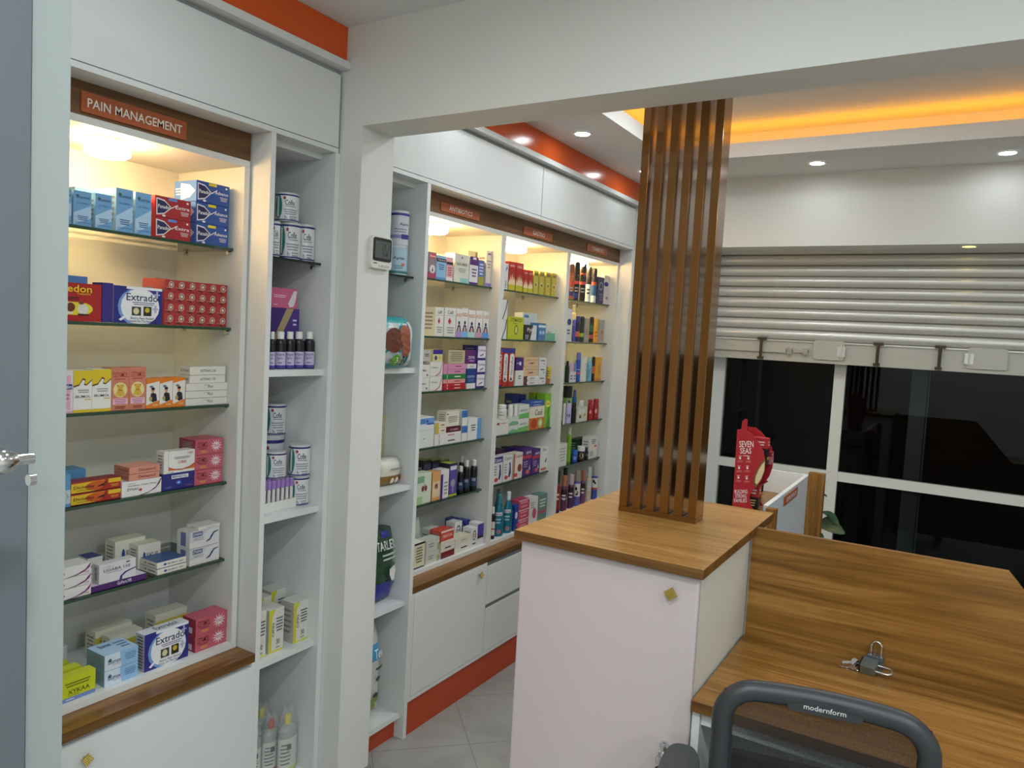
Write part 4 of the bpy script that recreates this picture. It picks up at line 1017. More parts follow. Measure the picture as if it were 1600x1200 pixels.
C(297.5, 352.5, 573, 'flat cream carton on top of the white stack', '#dfdbd0', (('t', 'ACTINAC 100', .28, .35, .72, .65, '#54504c'),), Bp=599.5, n=2, dep=.05, SA=(('t', 'ACTINAC', .1, .35, .9, .65, '#6a6660'),))

row(SHZ[3], PM('fourth'), PG)
C(84, 110.5, 744, 'tall blue carton by the door frame', '#5f93be', (('r', .5, .1, 1, .52, '#b8c4cc'), ('p', [(.6, .18), (.8, .3), (.7, .45), (.9, .3)], '#8a98a8')), dep=.05)
dic = (('r', 0, 0, 1, 1, '#a8281c'), ('p', [(0, .0), (0, .88), (.68, .92), (.72, .5), (.62, .1), (.3, 0)], '#d8b428'), ('e', .55, .48, .28, .42, '#c45a20'), ('p', [(.38, .0), (.55, .12), (.68, .5), (.66, .92), (1, .95), (1, 0)], '#a8281c'), ('r', .74, .58, 1, .95, '#d8b428'), ('r', 0, 0, 1, .06, '#4a1c14'),
    ('t', 'Dicloday', .05, .3, .46, .66, '#181210'), ('l', .06, .2, .46, .28, 1, '#4a2010'), ('p', [(.5, .36), (.56, .5), (.6, .56), (.68, .66), (.66, .56), (.72, .5), (.64, .48), (.68, .34), (.62, .42), (.56, .38)], '#2a1410'), ('e', .68, .7, .02, .06, '#2a1410'), ('l', .78, .2, .96, .45, 3, '#d8a040'))
C(111.5, 189, 755, 'red and yellow long carton with running figure', '#a8281c', dic, n=2, dep=.045, top='#7e2430')
C(190.5, 252, 754, 'white carton with plum swoosh under the salmon boxes', '#dedad8', (('p', [(.45, .0), (.7, .12), (.88, .4), (.98, .85), (1, .85), (1, 0)], '#dedad8'), ('p', [(.42, .0), (.68, .14), (.86, .42), (.97, .92), (1, .92), (.95, .6), (.85, .3), (.65, .06), (.5, .0)], '#6a2458'), ('t', 'Aceclofenac Tablets 100mg', .14, .62, .86, .74, '#4a4a50'), ('t', 'ZYNAC', .12, .38, .42, .54, '#5c1c48'), ('e', .46, .36, .04, .09, '#c03a30'), ('l', .12, .8, .36, .86, 1, GY)), dep=.075)
C(202, 249.5, 731, 'salmon flat carton on the white plum swoosh box', '#cf8a78', (('t', 'Dentamol', .3, .3, .86, .72, '#5c2c2c'),), Bp=753, n=2, dep=.07, side='#bf7868', top='#d89888', SA=(('t', 'Dentamol', .3, .3, .9, .7, '#8a4a44'),))
C(253.5, 304, 742, 'navy carton with white name strip and blue glow dot', '#2a2a74', (('r', .28, .66, .8, .88, '#dcdce4'), ('t', 'BENEDOL', .36, .70, .76, .84, '#2a2a60'), ('r', .31, .72, .345, .84, '#2a2a60'), ('e', .5, .4, .09, .13, '#3f5fb8'), ('e', .5, .4, .035, .055, '#a8d0f0'), ('l', .06, .1, .32, .22, 2, '#6a70b0'), ('l', .72, .12, .96, .2, 1, '#b05a60')), dep=.07, side='#1f1f5c')
C(264, 304.5, 706, 'white carton with orange swoosh on the navy carton', '#dedbd6', (('p', [(.0, .28), (.2, .16), (.5, .12), (.8, .2), (1, .34), (1, .12), (.0, .12)], '#d0703a'), ('p', [(0, .3), (.2, .19), (.5, .15), (.8, .23), (1, .38), (1, .3), (.8, .17), (.5, .1), (.2, .13), (0, .24)], '#b84a28'), ('t', 'LOBAK', .36, .42, .68, .55, '#b83a2a'), ('l', .14, .62, .88, .74, 2, '#7a7a88'), ('t', '100', .72, .82, .92, .92, '#c04a3c'), ('l', .04, .02, .2, .06, 1, K)), Bp=740, dep=.035, SA=(('tv', 'LOBAK', .3, .2, .8, .8, '#6a6a6a'),))
C(256.5, 263.5, 706, 'white carton stood edge-on left of the orange swoosh carton', '#dad7d0', Bp=740, dep=.035, SA=())
cet = (('r', 0, 0, 1, 1, '#bf5a68'), ('t', 'CETAMOL', .06, .48, .44, .84, '#4c1418'), ('l', .08, .34, .44, .46, 2, '#6a2028'), ('l', .16, .1, .42, .28, 2, '#d8b040'), ('s', .74, .52, .22, .44, '#e8d4d6'), ('l', .62, .42, .86, .62, 3, '#a8505c'))
C(305.5, 349, 688, 'rose carton with white starburst', '#bf5a68', cet, n=3, dep=.075, side='#8e3a4a', SA=())
C(100, 134, 736, 'blue carton lying behind the red and yellow long cartons', '#4d82ae', dx=.055, dep=.06)

row(SHZ[4], PM('fifth'), PG)
zy = (('p', [(.3, .0), (.6, .14), (.84, .46), (.97, .95), (1, .95), (.95, .55), (.82, .26), (.6, .04)], '#742068'), ('l', .82, .1, .96, .3, 2, GY), ('e', .25, .4, .05, .14, '#5c4c54'))
C(83, 142.5, 892, 'white carton with plum swoosh', '#dddad8', zy, n=3, dep=.06)
C(144, 228, 917, 'thin purple carton lying flat under the grey carton', '#4e2668', (('t', 'GoFern.MR', .45, .22, .72, .8, '#dcd8e4'),), dep=.09, side='#5a3070', top='#d8d0d8')
C(155, 212, 884, 'pale grey standing carton with navy curve on the purple one', '#d2d0d2', (('t', 'LIGABA 150', .12, .58, .84, .74, '#4c2440'), ('l', .12, .48, .7, .54, 1, '#8a7a88'), ('p', [(.55, .0), (.57, .2), (.7, .38), (.98, .5), (1, .5), (1, .46), (.74, .32), (.63, .18), (.62, .0)], '#28286a'), ('e', .78, .88, .06, .04, '#4a4a58'), ('l', .12, .82, .4, .86, 1, GY)), Bp=916, dep=.03, side='#c2c0c2', SA=(('tv', 'LIGABA 150', .3, .15, .7, .85, '#6a5a68'),))
im = (('e', .27, .48, .055, .2, '#2a4c88'), ('t', 'IBUMOL 400', .36, .34, .88, .62, '#4a5a80'))
C(246, 291, 880, 'cream flat carton with navy dot at the shelf front', '#dcd8cc', im, n=2, dep=.08, top='#2f5288', SA=(('e', .3, .5, .06, .12, '#3a3a40'), ('l', .4, .3, .95, .7, 1, '#5a5a60')))
dy = (('p', [(.0, .3), (.3, .5), (.6, .9), (.8, 1), (0, 1)], '#c4c4c8'), ('r', .1, .66, .42, .92, '#30407c'), ('t', 'DYNAPAR', .12, .71, .40, .87, '#e4e4ee'), ('l', .1, .4, .5, .6, 2, '#9a9aa4'), ('p', [(.55, .22), (.68, .3), (.76, .5), (.82, .68), (.96, .76), (.96, .8), (.8, .76), (.72, .58), (.66, .4), (.55, .27)], '#252e74'))
C(297, 343, 832, 'pale carton with navy squiggle', '#d6d4d2', dy, n=2, dep=.06, SA=(('r', .3, .1, .7, .9, '#6a70a0'), ))
C(310, 343.5, 824, 'small flat white carton on the navy squiggle boxes', '#dcdad4', (('l', .3, .3, .8, .6, 1, '#a8a0a0'),), Bp=833, dep=.055, SA=(('l', .3, .3, .8, .7, 1, '#6a6a68'),))
C(216, 251, 853, 'cream carton with orange and blue side, behind purple and cream boxes', '#dcd8cc', im, dx=.085, dep=.045)
C(180, 227, 847, 'cream carton with navy dot farthest back on this shelf', '#dcd8cc', (('r', 0, 0, 1, .4, '#c0683c'), ) + im, dx=.125, dep=.05)
C(137, 160, 873, 'white carton reading gel 75 behind the grey carton', '#d8d8d4', (('t', 'gel 75', .2, .55, .9, .72, K), ('e', .5, .2, .3, .15, '#9a9a98')), dx=.07, dep=.05, top='#2e3a80')

row(ZB, PM('bottom'), PG, x=-1.846)
xy = (('r', 0, 0, 1, .16, '#7088c0'), ('l', .15, .03, .45, .12, 1, '#c8d0e0'), ('t', 'XYKAA', .24, .28, .84, .46, '#4a4c18'), ('l', .1, .56, .92, .78, 2, '#6a6c20'), ('l', .2, .2, .6, .25, 1, '#6a6c20'))
C(92, 149, 1064, 'lime yellow carton in front, cut by the door frame', '#c6cc1e', xy, dep=.03, top='#d0d63a')
ib2 = (('r', 0, 0, 1, 1, '#8fb8de'), ('p', [(0, 0), (.5, 0), (.44, 1), (0, 1)], '#cfdcea'), ('e', .16, .62, .045, .12, '#2c6a60'), ('t', 'Ibumex', .1, .36, .48, .66, '#27306c'), ('l', .2, .24, .5, .32, 1, '#b06a80'), ('l', .58, .3, .95, .8, 4, '#5a80b0'))
C(164, 216, 1026, 'pale blue carton with fading white end', '#8fb8de', ib2, n=2, dep=.085, side='#7d9fb0', top='#b4d2ec', TA=(('t', 'Ibumex', .2, .6, .55, .85, '#27306c'), ('l', .6, .2, .95, .8, 3, '#5a80b0')))
C(226, 294.5, 993, 'wide navy and white carton tilted in view on the white base', '#26287c', extra(), dep=.04, side='#c8c8d0', SA=ES, top='#dcdce2', TA=(('t', 'Extradol', .3, .2, .8, .8, '#20224e'),))
C(306, 355, 969, 'rose carton with white starburst', '#bf4f64', cet, n=2, dep=.06, side='#96304a', top='#c86074', SA=(('r', .4, .1, .75, .45, '#d8ccd0'),))
yc = (('r', 0, .55, 1, .78, '#c8bc48'), ('l', .1, .6, .3, .7, 1, '#8a8428'))
C(149, 206, 988, 'cream carton with olive yellow stripe, behind the blue pair', '#d6d4c0', yc, dx=.16, dep=.05)
C(172, 222, 997, 'cream carton with olive yellow stripe between blue pair and navy carton', '#d6d4c0', yc, dx=.105, dep=.04)
C(243, 292, 962, 'cream carton with olive yellow stripe behind the navy carton', '#d6d4c0', yc, dx=.12, dep=.05)
C(90, 127, 1052, 'lime yellow carton, second behind the front one', '#c6cc1e', xy, dx=.06, dep=.03, top='#d0d63a')
C(88, 108, 1040, 'lime yellow carton, third and farthest back', '#c6cc1e', (), dx=.12, dep=.03, top='#d0d63a')
V('flask', 88, 104, 1000, 'clear plastic bottle standing behind the lime cartons', '#c8ccc8', '#e0e0dc', dx=.2, name='plastic_bottle', cat='bottle')

# ================================ near open shelf unit
OG = 'goods in the near open shelf unit'
YA, YB_ = 1.4978, 1.7330
def co(w=1): return (('e', .16, .5, .16, .42, '#2f7a70'), ('t', 'Cofix', .42, .56, .78, .74, '#2c2c3c'), ('l', .38, .5, .9, .54, 1, '#5a5a68'), ('l', .35, .22, .92, .44, 3, '#8a8a98'), ('e', .4, .8, .05, .05, '#a03040'), ('t', 'h', .42, .08, .5, .2, '#6a6a78'), ('l', .55, .06, .9, .2, 2, '#8a8a98'))
TB = ((0, .03, '#b8b8b8'), (.03, .07, '#2e2474'), (.885, .935, '#2e2474'))
def tin(L, R, T, l, Bp=None, dx=0): V('tin', L, R, T, l, '#d8d8da', '#c9c9cc', TB, co(), Bp, dx, name='milk_tin', cat='tin', capname='lid')
row(1.793, 'glass shelf, near open unit', OG, x=-1.80, ymin=YA, ymax=YB_)
tin(438.5, 469, 349, 'white and purple tin, middle of the lower three'); tin(469.5, 499, 353, 'white and purple tin, right end of the lower three'); tin(424, 437.5, 346, 'white and purple tin, mostly hidden at left')
tin(433, 466, 303, 'white and purple tin standing on top of two others', Bp=349)
row(1.452, 'upper shelf, near open unit', OG, x=-1.785, ymin=YA, ymax=YB_)
sp_ = (('r', 0, .1, 1, .46, '#c3bbd8'), ('t', 'Surgical', .22, .34, .82, .43, '#2a2260'), ('t', 'Spirit', .3, .24, .7, .33, '#2a2260'), ('l', .3, .13, .7, .2, 1, '#6a60a0'), ('r', 0, .02, 1, .1, '#4a3a98'))
for i, (c, l) in enumerate(((427, 'dark spirit bottle with white cap, first of five'), (439, 'dark spirit bottle with white cap, second of five'), (453, 'dark spirit bottle with white cap, third of five'), (467.5, 'dark spirit bottle with white cap, fourth of five'), (484, 'dark spirit bottle with white cap, rightmost of five'))):
    V('bottle', c - 8 if i else c - 5, c + 8 if i not in (0,) else c + 3.5, 518, l, '#17141c', '#e2e2de', (), sp_, name='spirit_bottle', dx=0 if i % 2 == 0 else .004, group='row of spirit bottles')
C(423, 468, 480, 'purple and beige carton behind the spirit bottles', '#4a2c80', (('p', [(.0, 1), (.8, 1), (0, .1)], '#a8946a'), ('p', [(.0, 1), (.55, 1), (0, .35)], '#3a2470'), ('t', 'ateen', .1, .05, .72, .34, '#d8b42c'), ('l', .76, .7, .92, .84, 2, '#d8d0e8')), dx=.06, dep=.10, name='glove_box')
C(423, 465, 448, 'pink glove box picturing a gloved hand, on the purple carton', '#c96088', (('l', .08, .5, .6, .68, 2, '#e8c8d4'), ('p', [(.72, .05), (.66, .25), (.74, .5), (.86, .9), (.98, .9), (.94, .4), (.86, .1)], '#ddd4d2'), ('l', .1, .12, .3, .2, 1, '#e8c8d4')), Bp=480, dx=.06, dep=.10, name='glove_box')
row(1.005, 'middle shelf, near open unit', OG, x=-1.785, ymin=YA, ymax=YB_)
# tube rack: tray with purple capped sample tubes
x0, x1, y0, y1, z0, z1 = place(412, 463, 778, None, .012, .10)
r = empty('tube_rack', 'white foam rack of purple capped sample tubes, near open unit', 'tube rack', group=OG)
z0 = RW.z; mb = MB(); FO = mat('#deded8', .7, name='foam'); mb.box((x0, y0, z0), (x1, y1, z0 + .022), FO); mb.box((x0, y0, z0 + .022), (x1, y0 + .004, z0 + .03), FO); mb.box((x0, y1 - .004, z0 + .022), (x1, y1, z0 + .03), FO); mb.box((x1 - .004, y0 + .004, z0 + .022), (x1, y1 - .004, z0 + .03), FO); mb.box((x0, y0 + .004, z0 + .022), (x0 + .004, y1 - .004, z0 + .03), FO); mb.build('rack_tray', r)
TG = mat('#d6d2d2', .15, name='tube_plastic'); TC = mat('#9a78bc', .35, name='lilac_cap')
nT = 7
for j in range(4):
    for i in range(nT):
        cx, cy = x1 - .012 - j * .021, y0 + .012 + (y1 - y0 - .024) * i / (nT - 1)
        t = MB().lathe((cx, cy, 0), [(0, z0 + .0225, TG), (.0055, z0 + .0235, TG), (.0055, z0 + .07, TG), (0, z0 + .07, TG)], 10).build('sample_tube', r)
        MB().lathe((cx, cy, 0), [(.0055, z0 + .0702, TC), (.0078, z0 + .0702, TC), (.0078, z0 + .094, TC), (.006, z0 + .096, TC), (0, z0 + .096, TC)], 10).build('tube_cap', t)
RW.items = [(x0, x1, y0, y1, z0, z0 + .0965)]
tin(462, 492.5, 740, 'white and purple tin at the right, lower of its pair'); tin(463, 493, 692, 'white and purple tin at the right, upper of its pair', Bp=740)
tin(416.5, 446, 704, 'white and purple tin standing on the sample tubes', Bp=752, dx=.02)
tin(419, 455, 677, 'large white and purple tin behind the sample tubes', dx=.12); tin(426, 456, 629, 'white and purple tin atop the large tin behind', Bp=677, dx=.12)
row(.552, 'lower shelf, near open unit', OG, x=-1.79, ymin=YA, ymax=YB_)
cf = (('r', 0, 0, .2, .9, '#cfc03c'), ('p', [(0, .86), (.2, .8), (.42, 1), (0, 1)], '#c9c83a'), ('tv', 'CIFIN', .22, .36, .36, .68, '#2a2a2c'), ('l', .45, .45, .95, .8, 5, '#5a5a60'), ('t', '30', .52, .16, .74, .28, '#2a2a2c'), ('l', .45, .06, .8, .12, 1, GY), ('r', 0, 0, 1, .04, '#d8d04a'))
C(459.5, 482, 943, 'white and yellow upright carton at the right end', '#d6d4cc', cf, dep=.06, side='#b8b6ac')
C(421, 444, 955, 'white and yellow upright carton in the middle front', '#d6d4cc', cf, dep=.06, side='#b8b6ac')
C(396, 416.5, 960, 'white and yellow upright carton at the left front', '#d6d4cc', cf, dep=.05, side='#b8b6ac')
C(424, 452, 925, 'white and yellow carton in the back between two front ones', '#d6d4cc', cf, dx=.11, dep=.06, side='#b8b6ac')
C(404, 424, 937, 'white and yellow carton back left corner', '#d6d4cc', cf, dx=.09, dep=.06, side='#b8b6ac')
row(.103, 'bottom of near open unit', OG, x=-1.80, ymin=YA + .006, ymax=YB_ - .006)
def milky(name, col, k):
    m, nt, b = newmat(name); b.inputs['Base Color'].default_value = lin(col); b.inputs['Roughness'].default_value = .18
    t = nt.nodes.new('ShaderNodeBsdfTransparent'); x = nt.nodes.new('ShaderNodeMixShader'); nz = nt.nodes.new('ShaderNodeTexNoise'); nz.inputs['Scale'].default_value = 60
    mr = nt.nodes.new('ShaderNodeMapRange'); mr.inputs['To Min'].default_value = k - .12; mr.inputs['To Max'].default_value = k + .12
    nt.links.new(nz.outputs['Fac'], mr.inputs['Value']); nt.links.new(mr.outputs[0], x.inputs[0]); nt.links.new(t.outputs[0], x.inputs[1]); nt.links.new(b.outputs[0], x.inputs[2]); nt.links.new(x.outputs[0], nt.nodes['Material Output'].inputs[0])
    return m
CLR = milky('drip_bottle_plastic', '#c4cac8', .55); BAGM = milky('crumpled_bag', '#e4e8e6', .18)
def drip(L, R, T, l, cap, band, dx):
    V('flask', L, R, T, l, '#c9cfce', cap, ((.08, .62, '#d2d4cc'), (.04, .1, band)), (('l', .25, .15, .8, .55, 6, '#6a6c68'), ('r', .6, .42, .8, .52, '#3a3a3c')), dx=dx, flat=.6, clear=CLR, name='infusion_bottle', cat='bottle', group='infusion bottles in plastic bags')
    b = RW.items[-1]; o = bpy.data.objects[-1] if 0 else None
    # loose clear bag around it
    root = [q for q in bpy.data.objects if q.get('label', '').startswith(l)][-1]
    cx, cy = (b[0] + b[1]) / 2, (b[2] + b[3]) / 2; ra, rb_ = (b[1] - b[0]) / 2 + .004, (b[3] - b[2]) / 2 + .003; H = b[5] - b[4]; n = 22; m = 12; vs = []
    for j in range(m + 1):
        for i in range(n):
            a = 2 * pi * i / n; t = j / m; sq = 1 if t < .75 else 1 - (t - .75) * 2.2 + .25 * sin(a * 3) * (t - .75)
            w = 1 + .05 * sin(a * 5 + t * 9) * t + .04 * random.uniform(-1, 1) * t
            vs.append((cx + ra * w * sq * cos(a), min(YB_ - .001, max(YA + .001, cy + rb_ * min(w, 1.04) * sq * sin(a))), b[4] + .001 + H * 1.12 * t * (1 + .04 * sin(a * 4) * t)))
    MB().mesh(vs, [(j * n + i, j * n + (i + 1) % n, (j + 1) * n + (i + 1) % n, (j + 1) * n + i) for j in range(m) for i in range(n)], BAGM, True).build('plastic_bag', root)
drip(443, 469, 1112, 'clear infusion bottle with yellow cap and yellow label foot', '#d8c838', '#c8cc3c', 0); drip(412, 437, 1124, 'clear infusion bottle with red cap and red label foot', '#c8402c', '#c8603c', .03)
drip(394, 411, 1140, 'clear infusion bottle at the left edge of the bottom', '#d8d8d4', '#c8a83c', .06); drip(416, 440, 1098, 'clear infusion bottle with yellow cap standing behind', '#d8c838', '#c8cc3c', .13)

# ================================ far open shelf unit
FG = 'goods in the open shelf unit beyond the pillar'
YA, YB_ = 1.909, 2.203
row(1.793, 'glass shelf beyond pillar', FG, x=-1.80, ymin=YA, ymax=YB_)
V('tin', 610, 639, 385, 'pale blue tin with a shield, lower of two', '#a8c4d4', '#d0d4d8', ((.0, .14, '#3a7a78'), (.02, .05, '#d8d8d8')), (('t', 'Apta', .3, .5, .8, .62, '#2a3a6a'), ('e', .75, .36, .08, .05, '#d86a4c'), ('l', .3, .2, .8, .34, 2, '#6a8aa0')), name='milk_tin', cat='tin', capname='lid')
V('tin', 612, 640, 331, 'white tin with purple dashes on the pale blue tin', '#c8ccd6', '#d8d8dc', ((.86, .93, '#3a3290'), (.2, .3, '#8a86b8')), (('t', 'Apta', .5, .55, .95, .65, '#2a3a6a'), ('r', .6, .18, 1, .32, '#3a3290'), ('l', .2, .35, .9, .5, 2, '#8a90a8')), Bp=385, name='milk_tin', cat='tin', capname='lid')
row(1.452, 'upper shelf beyond pillar', FG, x=-1.71, xmin=-1.88, ymin=YA, ymax=YB_)
pack(592, 656, 493, 'teal diaper pack picturing a baby, jutting out', '#2f9aa0', (('r', .02, .1, .72, .88, '#b9c2c0'), ('e', .36, .55, .2, .24, '#6a3c2c'), ('e', .62, .66, .13, .2, '#9a5a44'), ('e', .66, .4, .11, .16, '#9a5a44'), ('r', .62, .06, .68, .3, '#4a2a2a'), ('e', .42, .17, .1, .11, '#6aa838'), ('t', '3', .39, .11, .45, .23, '#f0f0f0'), ('t', '66', .54, .1, .62, .22, '#8a9290'), ('r', .76, .06, .88, .92, '#c8ccd0')), dep=.16, jag=2, name='diaper_pack')
row(1.005, 'middle shelf beyond pillar', FG, x=-1.79, ymin=YA, ymax=YB_)
pack(596, 634, 722, 'white wipes pack with red oval and gold feet print', '#d8d4c8', (('r', 0, .05, 1, .4, '#8a6a30'), ('e', .86, .24, .1, .12, '#b83038'), ('e', .42, .22, .07, .12, '#e4dccc'), ('e', .6, .22, .07, .12, '#e4dccc'), ('l', .2, .6, .9, .75, 1, '#8a8a80')), dep=.1, jag=1, name='wipes_pack', cat='wipes pack')
C(594, 621, 650, 'tall cream and gold carton standing behind the wipes', '#d2c48c', (('tv', 'Delios', .3, .3, .6, .85, '#8a7430'), ('e', .7, .25, .2, .1, '#e0d8b8'), ('l', .3, .05, .9, .18, 2, '#8a7430')), dx=.11, dep=.07, name='cream_carton')
row(.552, 'lower shelf beyond pillar', FG, x=-1.80, ymin=YA, ymax=YB_)
pack(578, 626, 838, 'dark green and blue adult diaper pack', '#2c4a34', (('r', .02, .02, 1, .3, '#2c3290'), ('p', [(.0, .38), (1, .3), (1, .2), (0, .12)], '#6a7698'), ('p', [(.0, .62), (1, .5), (1, .34), (0, .42)], '#4c8a3c'), ('t', 'TARLEY', .2, .76, .8, .88, '#d8dcd8'), ('l', .3, .6, .9, .72, 2, '#b8c8b8'), ('p', [(.62, .48), (.9, .5), (.9, .42), (.82, .3), (.72, .3), (.62, .4)], '#e4e4e4'), ('r', .5, .9, .75, .98, '#2c3290')), dep=.13, jag=2, name='diaper_pack')
row(.103, 'lowest shelf beyond pillar', FG, x=-1.80, ymin=YA, ymax=YB_)
pack(562, 603, 996, 'tall white diaper pack with blue and green labels', '#cfcfc4', (('r', .45, .66, .95, .84, '#4a9ac8'), ('t', 'Teen', .52, .7, .9, .8, '#eef4f8'), ('l', .5, .56, .9, .62, 1, '#4a4a48'), ('e', .72, .46, .09, .025, '#3a3a38'), ('e', .62, .3, .09, .025, '#3a3a38'), ('r', .5, .12, 1, .26, '#8a9a38'), ('t', 'XL 10', .58, .15, .94, .23, '#e8ecd8')), dep=.15, jag=1.5, name='diaper_pack')

# ================================================================== far bays
def bay(k, i, g, ymin, ymax, x=-1.874):
    row((SHZ + [ZB])[i], '%s %s shelf' % (('top', 'second', 'third', 'fourth', 'fifth', 'bottom')[i], k), g, x=(x if i < 5 else -1.84), ymin=ymin + .0185, ymax=ymax - .0185)
def st(a, b, t='#2a2a3a', n=2): return (('l', a, b, 1 - a, b + .3, n, t),)
AG = 'medicine boxes of the antibiotics display'; A0, A1 = 2.226, 2.8825
# ---- antibiotics
bay('antibiotics', 0, AG, A0, A1)
mu = (('r', 0, 0, 1, 1, '#8a7c88'), ('r', 0, 0, 1, .22, '#a04060'), ('e', .5, .86, .42, .1, '#c8485c'), ('t', 'Mucos', .14, .82, .86, .9, '#f0e8e8'), ('e', .5, .36, .36, .16, '#d8d4d6'), ('p', [(.4, .3), (.5, .46), (.6, .3), (.5, .24)], '#3a3a4a'))
C(660, 670.5, 391, 'grey and red upright carton at the left end', '#8a7c88', mu); C(671, 682.5, 393, 'grey and red upright carton, second from left', '#8a7c88', mu)
C(683, 698, 398, 'sky blue upright carton with navy cap band', '#8ab4da', (('r', 0, .74, 1, .88, '#22263c'), ('t', 'Hydral', .15, .77, .9, .85, '#e4e4e8'), ('l', .2, .4, .8, .66, 3, '#3a5a8a'), ('r', 0, 0, 1, .1, '#5a8ac4')))
C(698.5, 708.5, 401, 'pink and white upright carton with dark band', '#d8a8b0', (('r', 0, 0, 1, .15, '#e0d8d8'), ('r', 0, .68, 1, .8, '#2c2438'), ('l', .15, .2, .85, .6, 4, '#a0485c')))
C(711, 734, 395, 'wide white and mint upright carton', '#d2d2c6', (('t', 'GENOMAR', .12, .6, .88, .7, '#4a4a48'), ('p', [(.45, .85), (.5, .95), (.55, .85)], '#2a3a4a'), ('l', .25, .35, .8, .52, 3, GY), ('r', .42, 0, 1, .17, '#8cc0bc')))
C(735, 748, 400, 'purple topped white upright carton', '#dcd8dc', (('r', 0, .7, 1, 1, '#4e2470'), ('r', 0, 0, 1, .08, '#4e2470'), ('r', .35, .9, .75, .98, '#d8d4dc'), ('l', .2, .25, .85, .6, 3, '#5a4a78')))
C(748.5, 757, 406, 'slim blue and olive upright carton', '#5868a8', (('r', 0, 0, 1, .35, '#9c9440'), ('l', .1, .4, .9, .9, 4, '#c8d0e4')))
C(761, 771, 391, 'tall slim white carton with lilac foot at the right end', '#cfc9c0', (('r', 0, 0, 1, .1, '#8878b8'), ('l', .1, .86, .9, .96, 1, '#5a5a68'), ('r', 0, .7, 1, .72, '#5a5a78'), ('l', .2, .5, .8, .66, 2, '#7a7a88')))
C(732, 758, 391, 'wide cream carton standing behind purple and blue ones', '#d8cc9c', dx=.06); C(684, 709, 396, 'white topped carton coloured as lamplit, behind sky blue and pink ones', '#dccf96', dx=.055)  # second carton is white; the yellow lamplight is put into its colour
bay('antibiotics', 1, AG, A0, A1)
ce = (('t', 'Cefil', .25, .78, .75, .9, '#3a3a44'), ('r', 0, .72, 1, .73, '#9a9a98'), ('p', [(.3, .52), (.45, .66), (.6, .52), (.45, .42)], '#b03038'), ('l', .2, .1, .9, .35, 3, GY))
C(681, 694, 479.5, 'white carton with small red figure, left one', '#dad8d2', ce, dep=.07); C(695.5, 713, 480, 'white carton with small red figure, right one', '#dad8d2', ce, dep=.07)
for a, b, t, f, l in ((714, 722.8, 482, '#a888c8', 'lilac'), (723, 732, 481, '#78b0dc', 'light blue'), (733, 743.5, 484, '#a8d4cc', 'mint'), (744.5, 754.5, 485, '#c090a8', 'rosy'), (755.5, 764.5, 486, '#5a94dc', 'bright blue')):
    C(a, b, t, 'slim children syrup carton with %s foot' % l, '#dcd8d4', (('r', 0, 0, 1, .2, f), ('t', 'KID', .1, .72, .9, .84, '#c87830'), ('e', .5, .5, .16, .07, NV), ('p', [(.1, .2), (.3, .42), (.7, .42), (.9, .2)], NV), ('p', [(.3, .2), (.4, .36), (.6, .36), (.7, .2)], '#d0a898')))
bay('antibiotics', 2, AG, A0, A1)
C(656, 672, 570, 'small white carton with dark squares at left', '#d8d6d0', (('t', 'Oflox', .15, .5, .7, .65, K), ('r', .7, .15, .82, .3, '#2a3a4a'), ('r', .15, .1, .25, .22, K)), n=2, dep=.06)
C(673, 692.5, 565, 'white carton with thin red swoosh', '#d8d6d0', (('p', [(.4, 0), (.75, .25), (.97, 1), (1, 1), (.8, .2), (.5, 0)], '#a03830'), ('t', 'Clavam', .1, .55, .6, .65, K)), n=2, dep=.06)
C(693, 728, 605, 'flat red carton at the foot of the stack', '#b02028', (('t', 'CIPRO', .45, .3, .75, .7, '#e8d0d0'),), n=2, Bp=None, dep=.06) if 0 else None
def flat(L, R, T, Bp, c, l, tc='#e8e0e0', s=None): C(L, R, T, l, c, (('l', .45, .25, .8, .75, 1, tc), ('r', .16, .1, .18, .9, tc)), Bp=Bp, dep=.08, side=s)
flat(692.8, 727, 604.8, None, '#b02028', 'flat red carton at the very bottom of the stack'); flat(692.8, 727, 599.6, 604.8, '#b4222a', 'flat red carton, second from the bottom of the stack')
flat(692.8, 727, 593, 599.6, '#d89088', 'flat salmon carton between red and green ones', '#8a3040'); flat(692.8, 728, 585, 593, '#1f7a3c', 'flat green carton in the coloured stack')
flat(693, 728, 577, 585, '#c888a8', 'flat pink carton on the green one', '#8a3a60'); flat(693.5, 729.5, 568.5, 577, '#cf8cac', 'flat pink carton on top of the coloured stack', '#8a3a60')
C(729.5, 742.5, 599, 'white carton under the dark blue one', '#d8d6d4', (), dep=.07); C(729.5, 743.5, 576, 'dark blue carton in the right stack', '#1f3f7a', (('t', 'CEFIX', .1, .38, .9, .52, '#c8d0e8'), ('l', .1, .1, .9, .3, 2, '#6a80b8')), Bp=599, dep=.07); C(730.5, 744.3, 568.5, 'white carton on the dark blue one', '#d8d6d4', st(.2, .3), Bp=576, dep=.07)
C(744.6, 760, 540, 'navy framed white carton of the cold capsule stack', '#2c2470', (('r', .14, .14, .98, .98, '#dcd4dc'), ('t', 'Coldcap', .18, .56, .96, .76, '#2a2468'), ('p', [(.35, .22), (.75, .36), (.78, .46), (.4, .32)], '#4a4658')), n=3, dep=.08)
C(701, 727, 547, 'beige carton lying on the pink one', '#b8ac8c', (('l', .08, .15, .9, .9, 5, '#7c7258'),), Bp=568.5, dep=.07); C(728, 744, 547, 'purple carton on the right stack', '#5c2068', (('t', 'ZEFIR', .25, .35, .9, .55, '#d8c8e0'), ('l', .3, .1, .9, .3, 1, '#b090c0')), Bp=568.5, dep=.07)
